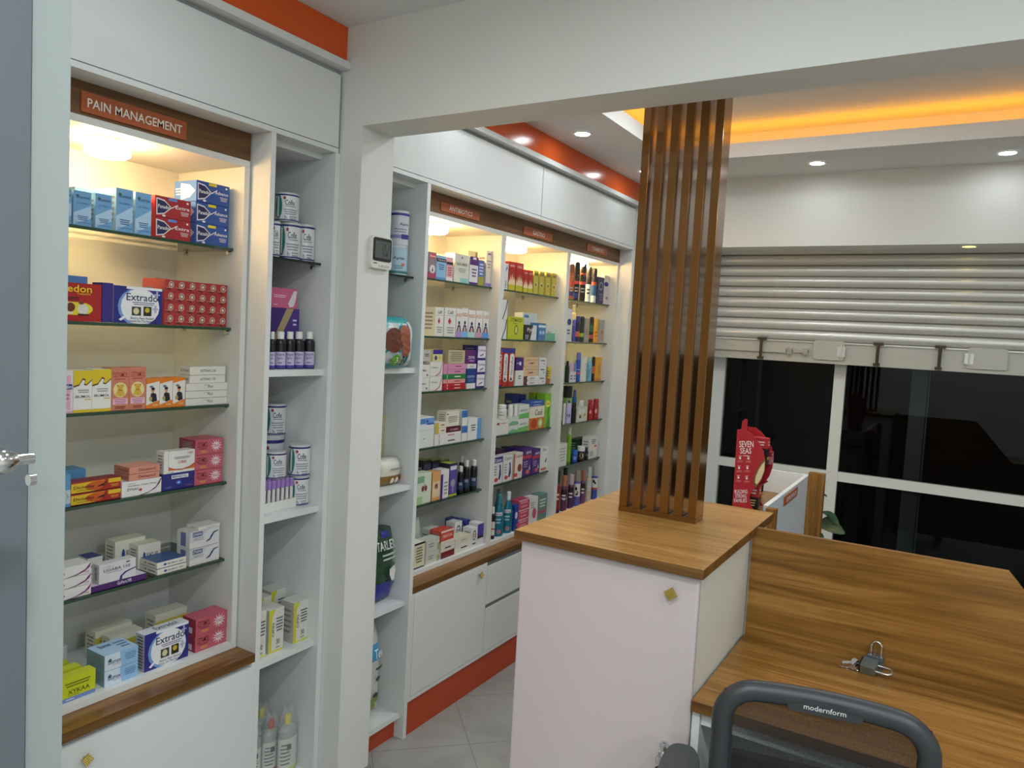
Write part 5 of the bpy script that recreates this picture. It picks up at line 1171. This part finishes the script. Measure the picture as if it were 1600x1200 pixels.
C(661, 674, 546.5, 'grey white carton on the small white ones', '#b8b4a8', st(.2, .4), Bp=570, dx=.01, dep=.05); C(675, 692, 546, 'navy topped carton with yellow flowers', '#cfc890', (('r', 0, .62, 1, 1, '#33288a'), ('e', .3, .3, .14, .2, '#3a3a7a'), ('e', .7, .35, .1, .2, '#c8b840')), Bp=565, dep=.05)
bay('antibiotics', 3, AG, A0, A1)
C(655, 678, 673, 'plain white carton, lower left', '#d4dad4', (('e', .35, .5, .03, .05, K),), dep=.07); C(656, 678.5, 653, 'white carton with blue band, upper left', '#d8dcdc', (('r', 0, .45, 1, .92, '#6a98d4'), ('r', .5, .38, 1, .5, '#2c4fa0'), ('t', 'CEF-M', .1, .55, .6, .8, '#1f3a78')), Bp=673, dep=.07)
flat(679, 720, 687, None, '#dcd8d4', 'flat white carton, lowest of the white pair', '#4a4a58'); flat(679, 720, 679, 687, '#dcd8d4', 'flat white carton, upper of the white pair', '#b06080')
C(681, 697, 669.5, 'small yellow and white carton', '#dcd4c4', (('r', 0, 0, .3, 1, '#c8b03c'), ('l', .45, .3, .9, .7, 1, '#5a3a3a')), Bp=679, dep=.05); C(681, 697, 661, 'small yellow ended carton on the other', '#dcd4c4', (('r', 0, 0, .3, 1, '#c8b03c'), ('l', .45, .3, .9, .7, 1, '#5a3a3a')), Bp=670, dep=.05)
C(697.5, 720, 668, 'flat maroon carton below the tall white one', '#5a1828', (('t', 'CLARIN', .25, .3, .8, .65, '#d8c0c4'),), Bp=679, dep=.06)
C(697.5, 718, 643.5, 'upright white carton on the maroon one', '#d8d4c4', (('e', .1, .82, .05, .06, K), ('l', .1, .25, .9, .7, 4, '#8a8a78'), ('r', 0, .6, 1, .61, GY)), Bp=668, dep=.05)
bw = (('r', 0, .55, 1, 1, '#3f74b8'), ('t', 'AZI', .3, .66, .8, .84, '#1f3a78'), ('r', 0, 0, .06, 1, '#2a5a94'))
C(720.5, 731.5, 642, 'blue topped white carton, upper or lower of two', '#dcdcd4', bw, n=2, dep=.06); C(732, 752, 655, 'white carton with blue right edge', '#dcdcd8', (('r', .7, 0, 1, 1, '#5a94cc'), ('l', .2, .4, .6, .75, 3, '#3a4a5a')), dep=.06)
bay('antibiotics', 4, AG, A0, A1)
ln = (('e', .42, .5, .09, .1, '#7a3a34'), ('e', .62, .5, .09, .1, '#7a3a34'), ('r', .5, .52, .54, .66, '#8a5a4a'))
C(652, 674.5, 742, 'green and white carton with lungs', '#cfd8c4', (('r', 0, .7, .5, .92, '#7aa888'), ('r', 0, 0, .4, .25, '#a8c890')) + ln, dep=.05, side='#9fc09a'); C(676, 688.5, 739, 'orange carton with lungs', '#d8a060', (('r', .1, .12, .95, .66, '#e0c8a8'),) + ln, dep=.05, side='#8a5030')
C(689.5, 702, 735, 'white upright carton with purple edge', '#dcd8d8', (('r', 0, 0, .28, .85, '#3a2a80'), ('l', .4, .1, .9, .6, 4, GY)), dep=.05); C(703, 715, 725, 'black and violet upright carton with tree figure', '#2a2450', (('r', .06, .08, .94, .94, '#5a4a98'), ('r', .1, .8, .9, .92, '#d0d0d8'), ('e', .5, .4, .28, .12, '#9a98a8'), ('r', .44, .1, .56, .4, '#9a98a8'), ('r', 0, 0, 1, .06, '#b0b838')), dep=.06, side='#202028', top='#a8aa48')
sy = (('r', 0, .12, 1, .42, '#2c3c5c'), ('t', 'SALB', .3, .3, .75, .4, '#c8ccd8'))
V('bottle', 716, 725, 728, 'dark syrup bottle with white cap, leftmost', '#141418', '#d8d4c8', (), sy, name='syrup_bottle'); V('bottle', 725.5, 734.5, 719, 'dark syrup bottle with white cap, middle', '#141418', '#d8d4c8', (), sy, name='syrup_bottle'); V('bottle', 736, 746.5, 718, 'dark syrup bottle with white cap, rightmost', '#141418', '#d8d4c8', (), sy, name='syrup_bottle')
V('bottle', 718, 726, 712, 'dark syrup bottle standing behind the other three', '#141418', '#c8c8c0', (), sy, name='syrup_bottle', dx=.07)
for i, (a, b, l) in enumerate(((662, 674, 'black carton behind the green lungs one'), (676, 688, 'black carton behind the orange lungs one'), (690, 702, 'black carton behind the white and purple one'))): C(a, b, 720, l, '#1c1c24', (('r', .1, .6, .9, .9, '#3a3a5a'),), dx=.06, dep=.05, top='#9a9c50')
C(654, 674, 731, 'white topped carton behind the green lungs one', '#d4d4cc', dx=.058, dep=.03) if 0 else None
bay('antibiotics', 5, AG, A0, A1)
C(646.5, 664, 851, 'cream and olive carton with black edges', '#d4d2b4', (('r', 0, .92, 1, 1, K), ('r', 0, 0, 1, .05, K), ('l', .2, .2, .85, .85, 6, '#5a5a48')), dep=.05, top='#e4e4dc'); C(667, 687, 845, 'pale grey and green carton', '#c4c6bc', (('r', .85, 0, 1, .5, '#8aa868'), ('l', .15, .3, .6, .7, 2, GY)), n=2, dep=.05)
C(689.5, 710, 850, 'white carton with maroon foot', '#d8d0c8', (('r', 0, 0, 1, .42, '#701c20'), ('l', .2, .55, .8, .75, 1, '#4a3a3a')), dep=.06); C(689.5, 709, 831, 'red and white carton on the maroon footed one', '#c8493c', (('r', 0, 0, 1, .15, '#e0d8d0'), ('r', 0, .85, 1, 1, '#e0d8d0'), ('t', 'PIRITON', .14, .4, .86, .65, '#e8d8d0')), Bp=850, dep=.06)
C(711, 736, 852, 'flat white carton, lower of a pair', '#d8d4cc', (('l', .3, .3, .8, .6, 1, K),), dep=.07); C(711, 736, 843, 'flat cream carton, upper of a pair', '#d4ceb8', (('l', .3, .3, .8, .6, 1, GY),), Bp=852, dep=.06)
ov = (('e', .5, .6, .3, .26, '#2a2a34'), ('e', .5, .6, .22, .2, '#d8d8d8'), ('l', .3, .5, .7, .7, 2, '#2a2a34'), ('l', .1, .1, .9, .25, 1, '#3a3a8a'))
C(737, 746, 826, 'white carton with dark oval, at the right', '#d8d8d6', ov, dep=.05); C(747, 756, 818, 'violet topped carton by the divider', '#d8d4d8', (('r', 0, .3, 1, .95, '#4a3a98'), ('r', 0, .3, 1, .42, K)), dep=.05)
C(711, 722, 817, 'white carton with dark oval, behind the flat pair', '#d8d8d6', ov, dx=.07, dep=.05); C(727, 737, 814, 'navy carton behind the dark oval ones', '#34408c', (('r', 0, 0, 1, .3, '#d0d0d8'),), dx=.08, dep=.05)
C(709, 720, 812, 'navy small carton farthest back', '#34307c', (), dx=.14, dep=.05); C(672, 688, 828, 'white carton behind the pale grey pair', '#d4d0cc', (('t', 'Zeedol', .1, .5, .8, .7, K),), dx=.07, dep=.05)
pack(647, 660, 812, 'clear crumpled pouch behind the cream carton', '#aebcb0', (('l', .2, .3, .8, .5, 2, '#4a4a48'),), dx=.07, dep=.05, jag=3, name='clear_pouch', cat='pouch')

# ---- gastro
GG = 'medicine boxes of the gastro display'; G0, G1 = 2.884, 3.535
bay('gastro', 0, GG, G0, G1)
C(788, 795, 411, 'slim white and blue carton at the left end', '#d0d4d8', (('tv', 'mint', .3, .05, .7, .35, K), ('p', [(.3, .7), (.8, .8), (.7, .95)], '#4a6ab0')))
fl = (('r', 0, 0, 1, .3, '#b8b428'), ('p', [(0, .2), (.1, .42), (.2, .3), (.3, .55), (.42, .35), (.55, .6), (.65, .35), (.78, .5), (.9, .32), (1, .45), (1, .2)], '#e0c8a0'), ('t', 'GAVISC', .15, .82, .85, .9, '#f0d8d0'))
for a, b, t, l in ((796, 806.5, 408, 'tall red and lime carton with flames, left'), (807.5, 818.5, 410, 'tall red and lime carton with flames, right'), (819, 826, 421, 'short red and lime carton with flames, left'), (826.5, 833.5, 422, 'short red and lime carton with flames, right')): C(a, b, t, l, '#a82420', fl, dep=.04)
for i, (a, b) in enumerate(((835, 842), (844, 851), (854, 861), (863, 870))): C(a, b, 422.5 + i * 1.3, 'slim yellow olive carton, %s of four' % ('first', 'second', 'third', 'last')[i], '#b8ac40', (('r', .1, .8, .9, .92, '#7a6a30'), ('e', .5, .42, .32, .12, '#d0c878'), ('e', .5, .4, .16, .07, '#4a3a20')), dep=.04)
bay('gastro', 1, GG, G0, G1)
C(781, 794, 467, 'white carton with black curve', '#d4d6d2', (('p', [(.5, .0), (.85, .5), (1, 1), (.9, 1), (.75, .5), (.4, 0)], K), ('l', .1, .6, .5, .7, 1, GY)), n=2, dep=.06)
C(794.5, 819, 494, 'lime carton with stomach drawing', '#b4bc28', (('t', 'STOMACID', .15, .78, .85, .93, '#4a3018'), ('e', .52, .42, .12, .22, '#6a5a20'), ('e', .52, .42, .08, .16, '#c8c860'), ('r', .3, .7, .6, .72, '#4a3018')), dep=.05)
C(819.5, 839, 507, 'black and white carton', '#20202a', (('p', [(.5, 0), (.7, 1), (1, 1), (1, 0)], '#ccd0d4'), ('t', 'Pylo', .25, .5, .8, .8, '#e4e4e8'), ('l', .08, .05, .4, .35, 3, '#b8b8c0')), dep=.06); C(842, 853, 504.5, 'blue carton with white rings', '#3f74a8', (('r', 0, .75, 1, .88, '#d0dce4'), ('e', .3, .45, .16, .12, '#a8c8dc'), ('e', .7, .45, .16, .12, '#a8c8dc')), dep=.05)
C(853.5, 871, 508, 'white carton with sea green foot', '#c8ccc4', (('r', 0, 0, 1, .5, '#6aa88c'), ('t', 'Eso', .2, .52, .5, .62, K)), dep=.06); C(817, 840, 488, 'pale blue white carton behind the black one', '#c4ccd0', (('r', .1, .82, .4, .92, '#3f7a98'),), dx=.065, dep=.05)
bay('gastro', 2, GG, G0, G1)
ul = (('r', 0, .93, 1, 1, '#3a3a98'), ('r', 0, 0, 1, .04, '#3a3a98'))
C(779.5, 786.5, 545, 'slim red carton reading upwards, left end', '#b02c24', ul + (('tv', 'ULGICID', .25, .2, .8, .85, '#e8dcd8'),)); 
ne = (('r', 0, .88, 1, 1, '#28308c'), ('e', .5, .8, .36, .06, '#dcdcd8'), ('e', .5, .18, .36, .06, '#dcdcd8'), ('r', .14, .18, .86, .8, '#dcdcd8'), ('tv', 'Neutraflux', .32, .3, .7, .78, '#2a4a5a'), ('p', [(.25, .15), (.45, .26), (.7, .15)], K))
C(787.3, 795.5, 544, 'red and blue upright antacid carton, left of two', '#a82c24', ne); C(796.3, 805.5, 544, 'red and blue upright antacid carton, right of two', '#a82c24', ne)
C(806, 818, 579, 'small white carton under the purple one', '#d8d8d4', st(.3, .4), dep=.06); C(806.5, 818, 559, 'purple carton with white dot', '#3c1c70', (('e', .6, .55, .14, .16, '#d8d4e4'), ('t', 'ome', .1, .5, .4, .62, '#d8d4e4')), Bp=579, dep=.06)
C(819, 841.5, 588, 'flat white capsule carton with maroon end', '#dcd8d4', (('r', 0, 0, .25, 1, '#5a2c30'), ('e', .3, .5, .1, .36, '#dcd8d4'), ('t', 'Relcer', .42, .3, .75, .7, K)), n=2, dep=.06)
C(819, 841.5, 558, 'cream orange carton on the white flats', '#d8b890', (('t', 'OMEPRAZOLE', .08, .6, .95, .8, '#b09070'), ('t', 'OMP', .3, .25, .7, .45, '#4a2c24')), Bp=588, n=2, dep=.06)
C(842.5, 854, 559, 'small white carton with dark title', '#d4d4d4', (('l', .1, .55, .9, .8, 1, '#2a2438'), ('e', .7, .3, .12, .1, '#8a98b0')), n=3, dep=.05)
V('tube', 855, 861.5, 573, 'yellow gel tube standing on its cap', '#c8b428', '#b06030', ((.16, .3, '#b06030'),), (('l', .2, .4, .8, .8, 3, '#3a5a6a'),), flat=.6, name='gel_tube', cat='tube')
bay('gastro', 3, GG, G0, G1)
C(776, 795, 657, 'white carton under the round white bottle', '#d8d4d0', (('r', .05, .68, .25, .82, '#a02c34'), ('l', .3, .7, .85, .8, 1, '#8a3a44')), dep=.06)
V('pill', 777.5, 792, 632, 'squat white bottle with curved label on the white carton', '#d4d2cc', '#deded8', (), (('t', 'Antacid', .2, .25, .8, .36, '#2a2a2a'), ('l', .3, .45, .7, .55, 1, GY)), Bp=657, flat=.7, name='antacid_bottle')
C(795.8, 810.5, 652, 'green and white carton below the pill bottles', '#c4cfc4', (('p', [(0, .2), (.4, .5), (1, .3), (1, 0), (0, 0)], '#6aa880'),), n=2, dep=.06)
C(811.3, 827, 633, 'white and green carton stacked in the middle', '#cfd4cc', (('p', [(0, .0), (0, .3), (1, .4), (1, 0)], '#6ab05c'), ('t', 'ANTACID', .15, .5, .85, .64, '#3a4a3a')), n=2, dep=.06)
V('pill', 793.5, 801.8, 632.5, 'white pill bottle with red edge on green carton', '#dcdad4', '#e0e0dc', (), (('r', 0, .02, .1, .6, '#a83038'),), Bp=652, name='pill_bottle'); V('pill', 802.2, 810.8, 632, 'plain white pill bottle on green carton', '#dcdad4', '#e0e0dc', (), (), Bp=652, name='pill_bottle')
C(828, 851, 636, 'white and orange carton reading Cool', '#d8d4c0', (('r', 0, 0, 1, .5, '#c8682c'), ('t', 'Cool', .36, .6, .84, .86, '#2c4a2c'), ('e', .32, .25, .2, .2, '#a84018'), ('e', .75, .25, .16, .22, '#a8c060'), ('e', .75, .25, .08, .12, '#e0e0c8')), dep=.05)
C(852, 862, 615.5, 'tall green and yellow carton by the divider', '#7aac28', (('p', [(.3, 0), (.6, .3), (.4, .5), (.9, .7), (.7, .4), (1, .2), (1, 0)], '#4a8a20'), ('e', .5, .7, .4, .1, '#d8dc60'), ('t', 'ENO', .2, .66, .8, .74, '#a82c20')), dep=.05)
C(827, 850, 627, 'flat blue carton on the white and orange one', '#3454a0', (('l', .2, .3, .9, .7, 1, '#c8d0e4'),), Bp=636, n=2, dep=.05)
C(837, 853, 614, 'green carton reading ENO behind the orange one', '#8aa82c', (('t', 'ENO', .1, .62, .85, .78, '#a82c20'),), dx=.06, dep=.04); C(802, 812, 616, 'navy carton with white ring, back left', '#1f2c6c', (('e', .5, .35, .3, .2, '#a8b0d0'), ('e', .5, .35, .2, .13, '#1f2c6c')), dx=.07, dep=.05)
C(813, 822, 617, 'navy carton with white ring, back right', '#1f2c6c', (('e', .5, .35, .3, .2, '#a8b0d0'), ('e', .5, .35, .2, .13, '#1f2c6c')), dx=.07, dep=.05)
bay('gastro', 4, GG, G0, G1)
om = lambda c, t, c2: (('r', 0, .78, 1, 1, c), ('t', 'Calcin', .12, .82, .9, .94, t), ('l', .08, .3, .4, .7, 4, GY), ('p', [(.6, .15), (.7, .55), (.62, .7), (.8, .7), (.9, .3), (.75, .12)], '#3a4a7a'), ('e', .35, .15, .2, .08, c2))
C(772, 785.5, 715.5, 'navy topped white carton at the left', '#d8d6d6', om('#2c2c7c', '#e4e4ec', '#c8483c'), dep=.05); C(787.5, 801, 712.5, 'white upright carton with navy figure', '#d8d6d6', om('#d8d6d6', '#2c2c3c', '#c8483c'), dep=.05)
C(803.5, 817, 709, 'orange edged carton with a face', '#d8d0c4', (('r', 0, 0, .14, 1, '#b04c24'), ('t', 'Calcin', .2, .82, .95, .94, '#a03c20'), ('e', .7, .4, .24, .16, '#8a3c24'), ('e', .3, .15, .18, .08, '#c8483c')), dep=.05)
pw = (('r', 0, .62, 1, .74, '#b03048'), ('t', 'abvit', .35, .78, .95, .9, '#d8ccdc'), ('l', .1, .3, .6, .55, 3, '#a890b8'), ('e', .6, .14, .2, .08, '#c8584c'), ('p', [(.7, .2), (.8, .4), (.9, .2)], '#b8b0c8'))
C(817.5, 831.5, 701, 'tall purple carton with red band', '#44206c', pw, dep=.055); C(832.3, 844.5, 703, 'purple carton with red band, shorter', '#44206c', pw, dep=.05); C(845, 856.5, 700, 'white upright carton with dark leaf', '#d4d4cc', (('t', 'Zinc', .3, .85, .8, .95, K), ('p', [(.6, .4), (.9, .6), (.8, .35)], K), ('e', .5, .1, .4, .06, '#b8684c')), dep=.05)
C(776, 788, 703.5, 'maroon purple carton behind the navy topped one', '#45204c', dx=.07, dep=.05); C(803, 817, 700, 'violet carton behind the orange edged one', '#3c2470', dx=.07, dep=.05); C(793, 800, 699, 'small dark green carton farthest back', '#2a5a3c', dx=.12, dep=.04)
bay('gastro', 5, GG, G0, G1)
V('bottle', 767, 774.5, 792, 'slim dark bottle with tall white cap and red ring', '#201418', '#d8d8d4', ((.12, .55, '#d0ccc4'), (.3, .34, '#a83030')), (), name='syrup_bottle')
mw = (('r', .1, .5, .9, .58, '#d8d8dc'), ('t', 'OraFresh', .15, .51, .85, .57, '#1c2c6c'), ('l', .2, .3, .8, .45, 2, '#a8c8d4'), ('e', .6, .12, .2, .05, '#d8707c'))
V('mouth', 775, 788.5, 772, 'teal mouthwash bottle, left', '#0f6a80', '#3f8090', (), mw, flat=.7, name='mouthwash_bottle'); V('mouth', 789, 802, 768, 'teal mouthwash bottle with clear cap, right', '#0f6a80', '#c8d8dc', (), mw, flat=.7, name='mouthwash_bottle')
C(802.5, 810.5, 791, 'deep blue carton right of the mouthwash', '#1c3c94', (('e', .5, .6, .3, .14, '#d0d8e8'), ('e', .8, .2, .16, .06, '#d84c54')), dep=.05)
C(811, 827, 783, 'pink red carton', '#b8405c', (('l', .1, .1, .9, .9, 2, '#d890a4'), ('r', 0, .9, 1, 1, '#dcccd0')), n=3, dep=.05)
C(828, 841, 779, 'white and pink upright carton', '#d4cfd0', (('e', .6, .4, .24, .2, '#b8506c'), ('l', .1, .6, .6, .85, 3, GY)), dep=.05); C(842, 855, 774, 'grey teal upright carton at the right end', '#5c8078', (('r', 0, .3, 1, .4, '#a84c54'), ('l', .1, .5, .9, .85, 3, '#c8d4d0')), dep=.05)
V('mouth', 774, 784, 764, 'teal mouthwash bottle behind the left one', '#0f5a70', '#3f7080', (), (), flat=.7, name='mouthwash_bottle', dx=.07)

# ---- cosmetics
KG = 'toiletries of the cosmetics display'; K0, K1 = 3.5365, 4.2
def cbay(i): bay('cosmetics', i, KG, K0, K1); RW.cat = 'toiletry box'
cbay(0)
sa = lambda c: (('r', .1, .42, .95, .5, c), ('l', .2, .2, .85, .36, 2, '#98a8a8'), ('p', [(.3, .52), (.6, .66), (.8, .64), (.6, .54)], '#c8c8c8'))
def spray(a, b, t, c, l, cap='#18181a', bands=(), A=None): V('spray', a, b, t, l, c, cap, bands, sa('#c8484c') if A is None else A, name='spray_can', cat='spray can')
spray(891, 898.5, 412, '#a8582c', 'copper orange spray can at the left', '#7a4a2c', ((.1, .25, '#2c3a6a'),)); spray(899, 907, 409, '#16161a', 'black spray can with blue foot, tallest group left', bands=((.05, .18, '#2c3a8a'),)); spray(908, 917, 410, '#16161a', 'black spray can in the middle', bands=((.68, .72, '#a84c34'),))
spray(917.5, 925.5, 417, '#b8c4c8', 'silver white spray can with black cap', bands=((.5, .735, '#1c1c24'),), A=(('l', .2, .2, .8, .4, 2, '#2c2c3a'),)); spray(926, 933.5, 419, '#b4c4d0', 'white and blue spray can with black cap', bands=((.5, .6, '#a84c34'), (.6, .735, '#1c1c24'), (.2, .5, '#2c5a8a')), A=())
C(934, 944.5, 432, 'navy carton with silver swirl', '#1c1c50', (('e', .55, .66, .3, .16, '#8a94c0'), ('e', .55, .66, .22, .11, '#1c1c50'), ('l', .4, .1, .9, .4, 3, '#6a74a8')), dep=.04); C(945, 953, 430, 'white upright carton with blue oval at the right end', '#d0ccd0', (('e', .4, .7, .4, .08, '#2c2c90'), ('e', .6, .22, .2, .06, '#a87060')), dep=.04)
cbay(1)
C(887, 894.5, 482, 'white carton with round blue badge at the left', '#ccd0d4', (('e', .5, .6, .42, .1, '#1c2c78'), ('l', .1, .2, .8, .4, 2, '#3a3a58'))); V('spray', 895, 900, 499, 'small blue roll-on bottle', '#3c48a8', '#5a64b8', (), (), name='roll_on_bottle')
V('spray', 900.5, 906.5, 493, 'navy roll-on bottle', '#20244c', '#3c3c78', ((.2, .4, '#c86050'),), (), name='roll_on_bottle'); V('spray', 907, 913.5, 494, 'dark green deodorant can with lime band', '#28302c', '#2c2c30', ((.2, .35, '#98a838'),), (), name='deodorant_can'); C(914, 921.5, 497, 'grey carton with red marks', '#98968c', (('l', .2, .3, .8, .6, 3, '#a84c44'),), dep=.04)
V('spray', 922, 928.5, 495, 'black deodorant can with green middle', '#202424', '#1c1c20', ((.4, .7, '#2c5c48'), (.15, .3, '#a84c44')), (), name='deodorant_can'); V('spray', 929, 935.5, 497, 'yellow lotion bottle', '#c8942c', '#c8a040', (), (('l', .3, .2, .8, .5, 2, '#b05028'),), name='lotion_bottle'); C(936, 945, 499, 'grey white carton at the right end', '#a09c90', (('e', .6, .45, .2, .08, '#b05c48'), ('l', .3, .1, .9, .3, 2, '#c87860')), dep=.04)
V('bottle', 894, 901, 477, 'cream lotion bottle standing behind the blue one', '#d8cc9c', '#dcd4b0', (), (), dx=.06, name='lotion_bottle')
cbay(2)
C(879, 883.5, 566, 'white and green carton at the left edge', '#ccd4c8', (('r', .6, 0, 1, 1, '#6a9a6c'),)); V('bottle', 884, 890.2, 564, 'black slim bottle', '#18161a', '#18161a', (), (), name='lotion_bottle')
C(890.8, 896.5, 567, 'pink topped white carton', '#ccccd4', (('r', 0, .55, 1, 1, '#d0a4b0'), ('l', .2, .1, .9, .4, 2, '#4a4a58'))); C(896.8, 901, 567, 'blue topped white carton', '#ccccd4', (('r', 0, .55, 1, 1, '#5a78c0'), ('l', .2, .1, .9, .4, 2, '#4a4a58')))
spray(901.4, 908, 550, '#2450a0', 'royal blue spray can with lilac cap', '#6a6ca8', ((.25, .33, '#c8586c'), (.4, .42, '#c8d0e0')), ()); C(908.5, 917.5, 557, 'plain white carton right of the blue can', '#d4d4c8', (('e', .8, .7, .06, .02, K), ('e', .8, .45, .06, .02, K)), dep=.05)
V('bottle', 918, 925.5, 558, 'pale blue bottle with round shoulders', '#6aa8c8', '#8ac0d8', (), (('tv', 'AQUA', .35, .15, .65, .5, '#1c3c58'),), name='lotion_bottle'); V('spray', 926, 930.3, 557, 'slim black bottle with orange label', '#202024', '#202024', ((.3, .6, '#c8643c'),), (), name='lotion_bottle'); C(931, 940.5, 558, 'bright yellow orange carton at the right end', '#d89c20', (('tv', 'NIVO', .5, .3, .8, .7, '#a83828'), ('r', 0, 0, 1, .1, '#c87830')), dep=.05)
cbay(3)
V('spray', 880.5, 884, 630, 'white roll-on at the left edge', '#d4d0c8', '#dcd8d0', (), (), name='roll_on_bottle'); V('pill', 884.3, 893, 630, 'lilac roll-on with black emblem', '#b4a8d8', '#c4b8e0', (), (('e', .6, .4, .2, .1, '#28203c'),), name='roll_on_bottle', flat=.8)
V('pill', 893.5, 901, 629, 'black roll-on bottle', '#18141c', '#201a2c', (), (), name='roll_on_bottle', flat=.8); V('pill', 903, 913, 625.5, 'white round bottle behind the patterned carton', '#d8d8d4', '#dedede', (), (), name='roll_on_bottle', flat=.8, dx=.05)
C(901.5, 918, 637.5, 'grey white carton with leaf pattern', '#c8c8b4', (('e', .3, .7, .12, .16, '#deded8'), ('e', .6, .7, .12, .16, '#deded8'), ('e', .3, .35, .1, .12, '#38382c'), ('e', .75, .45, .1, .12, '#c89040')), dep=.04)
V('pill', 919, 927, 624.5, 'dark red rounded roll-on, left of two', '#a01c24', '#a8242c', (), (('e', .6, .4, .12, .1, '#d8a8a0'),), name='roll_on_bottle', flat=.8); V('pill', 927.4, 936, 623, 'dark red rounded roll-on, right of two', '#a01c24', '#a8242c', (), (('e', .6, .4, .14, .12, '#d8a8a0'),), name='roll_on_bottle', flat=.8)
V('jar', 881.5, 894, 603, 'green jar with black lid at the back', '#8ab878', '#1c1c24', (), (('e', .7, .4, .16, .2, '#1c2c20'),), dx=.07, name='cream_jar', capname='lid', cat='jar'); spray(894.5, 902.5, 609, '#1c6ca8', 'blue spray bottle at the back', '#5868a8', (), ()) if 0 else V('bottle', 895, 902.5, 609, 'blue spray bottle at the back', '#1c6ca8', '#5868a8', (), (), dx=.08, name='lotion_bottle')
cbay(4)
C(873, 886.5, 695, 'white patterned carton at the left', '#d4d4cc', (('l', .15, .2, .85, .85, 5, '#a8a498'),), dep=.05); V('bottle', 887, 894, 667, 'lime green bottle with white cap', '#7aa82c', '#d8dcd4', (), (('p', [(.6, .4), (.9, .5), (.8, .38)], '#1c3c1c'),), name='lotion_bottle', dx=.03)
V('jar', 894.2, 902.5, 703, 'small royal blue jar', '#1c54b0', '#2c64c0', (), (('l', .2, .2, .8, .5, 2, '#a8c0e8'),), name='cream_jar', capname='lid', cat='jar'); V('jar', 903, 913.5, 697, 'brown jar with broad white lid', '#2c2424', '#dcdcd8', (), (('e', .6, .35, .24, .2, '#b8a890'),), name='cream_jar', capname='lid', cat='jar')
V('bottle', 914, 919.5, 700, 'tiny dark bottle beside the brown jar', '#1c1c20', '#28282c', (), (('e', .5, .4, .3, .1, '#b890a0'),), name='nail_bottle'); C(920, 934, 684, 'white carton with bar code and red dot', '#d4d2cc', (('e', .75, .55, .14, .06, '#d85c44'), ('r', .1, .1, .5, .35, '#a8a8a4'), ('l', .2, .65, .8, .9, 3, '#5a5a58')), dep=.05)
C(902, 922, 687, 'dark green carton at the back', '#1f3c30', (('l', .1, .7, .8, .9, 1, '#3c6a54'),), dx=.07, dep=.05)
cbay(5)
def mist(a, b, t, c, cap, l, bands=(), A=None): V('mist', a, b, t, l, c, cap, bands, (('l', .2, .3, .8, .5, 2, '#d8c8c8'),) if A is None else A, name='body_mist_bottle', group='body mist bottles')
mist(870, 877, 735, '#8a2024', '#3a2c28', 'slim red body mist bottle at the left', ((0, .1, '#201418'),)); mist(878, 887.5, 743, '#5c2c4c', '#b0684c', 'plum body mist bottle with copper cap, in front', ((.38, .6, '#2c1420'), (.36, .39, '#a890a0')))
mist(889, 898, 741, '#4c2c4c', '#b8a8a8', 'plum body mist bottle with clear cap', ((.5, .62, '#2c1828'),)); mist(898.5, 908, 735, '#5c54a0', '#9c8878', 'violet body mist bottle with tall white label', ((.28, .64, '#d8d0cc'),), (('e', .4, .5, .14, .05, K), ('e', .6, .4, .12, .04, '#a84c54'), ('e', .5, .34, .16, .03, K)))
mist(908.5, 916.5, 735, '#6c4464', '#a0604c', 'mauve body mist bottle with copper cap and dark label', ((.4, .62, '#301c20'),)); mist(917.3, 925.5, 730, '#c8b49c', '#b8bcb8', 'cream body mist bottle', ((.4, .6, '#b4c0bc'),)); mist(926, 935, 727.5, '#3c4c98', '#a4a4a0', 'blue red body mist bottle at the right end', ((.3, .36, '#a84444'), (.36, .64, '#d4d0cc')), (('e', .4, .55, .14, .05, K), ('e', .6, .5, .12, .04, K)))
mist(880, 888, 731, '#3c2428', '#282424', 'dark body mist bottle at the back', ((.45, .6, '#a89070'),)) if 0 else V('mist', 880, 888, 731, 'dark body mist bottle at the back', '#3c2428', '#282424', ((.45, .6, '#a89070'),), (), dx=.06, name='body_mist_bottle', group='body mist bottles')

# ------------------------------------------------------------------ put every thing's origin at its own base
bpy.context.view_layer.update()
def tree(o):
    yield o
    for c in o.children: yield from tree(c)
for o in [o for o in bpy.data.objects if o.parent is None and o.type in ('MESH', 'EMPTY') and o.get('kind') != 'structure']:
    if o.get('_keep'): del o['_keep']; continue
    pts = [v.co for c in tree(o) if c.type == 'MESH' for v in c.data.vertices]
    if not pts: continue
    b = Vector(((min(p.x for p in pts) + max(p.x for p in pts)) / 2, (min(p.y for p in pts) + max(p.y for p in pts)) / 2, min(p.z for p in pts)))
    for c in tree(o):
        if c.type == 'MESH': c.data.transform(Matrix.Translation(-b))
    o.location = b
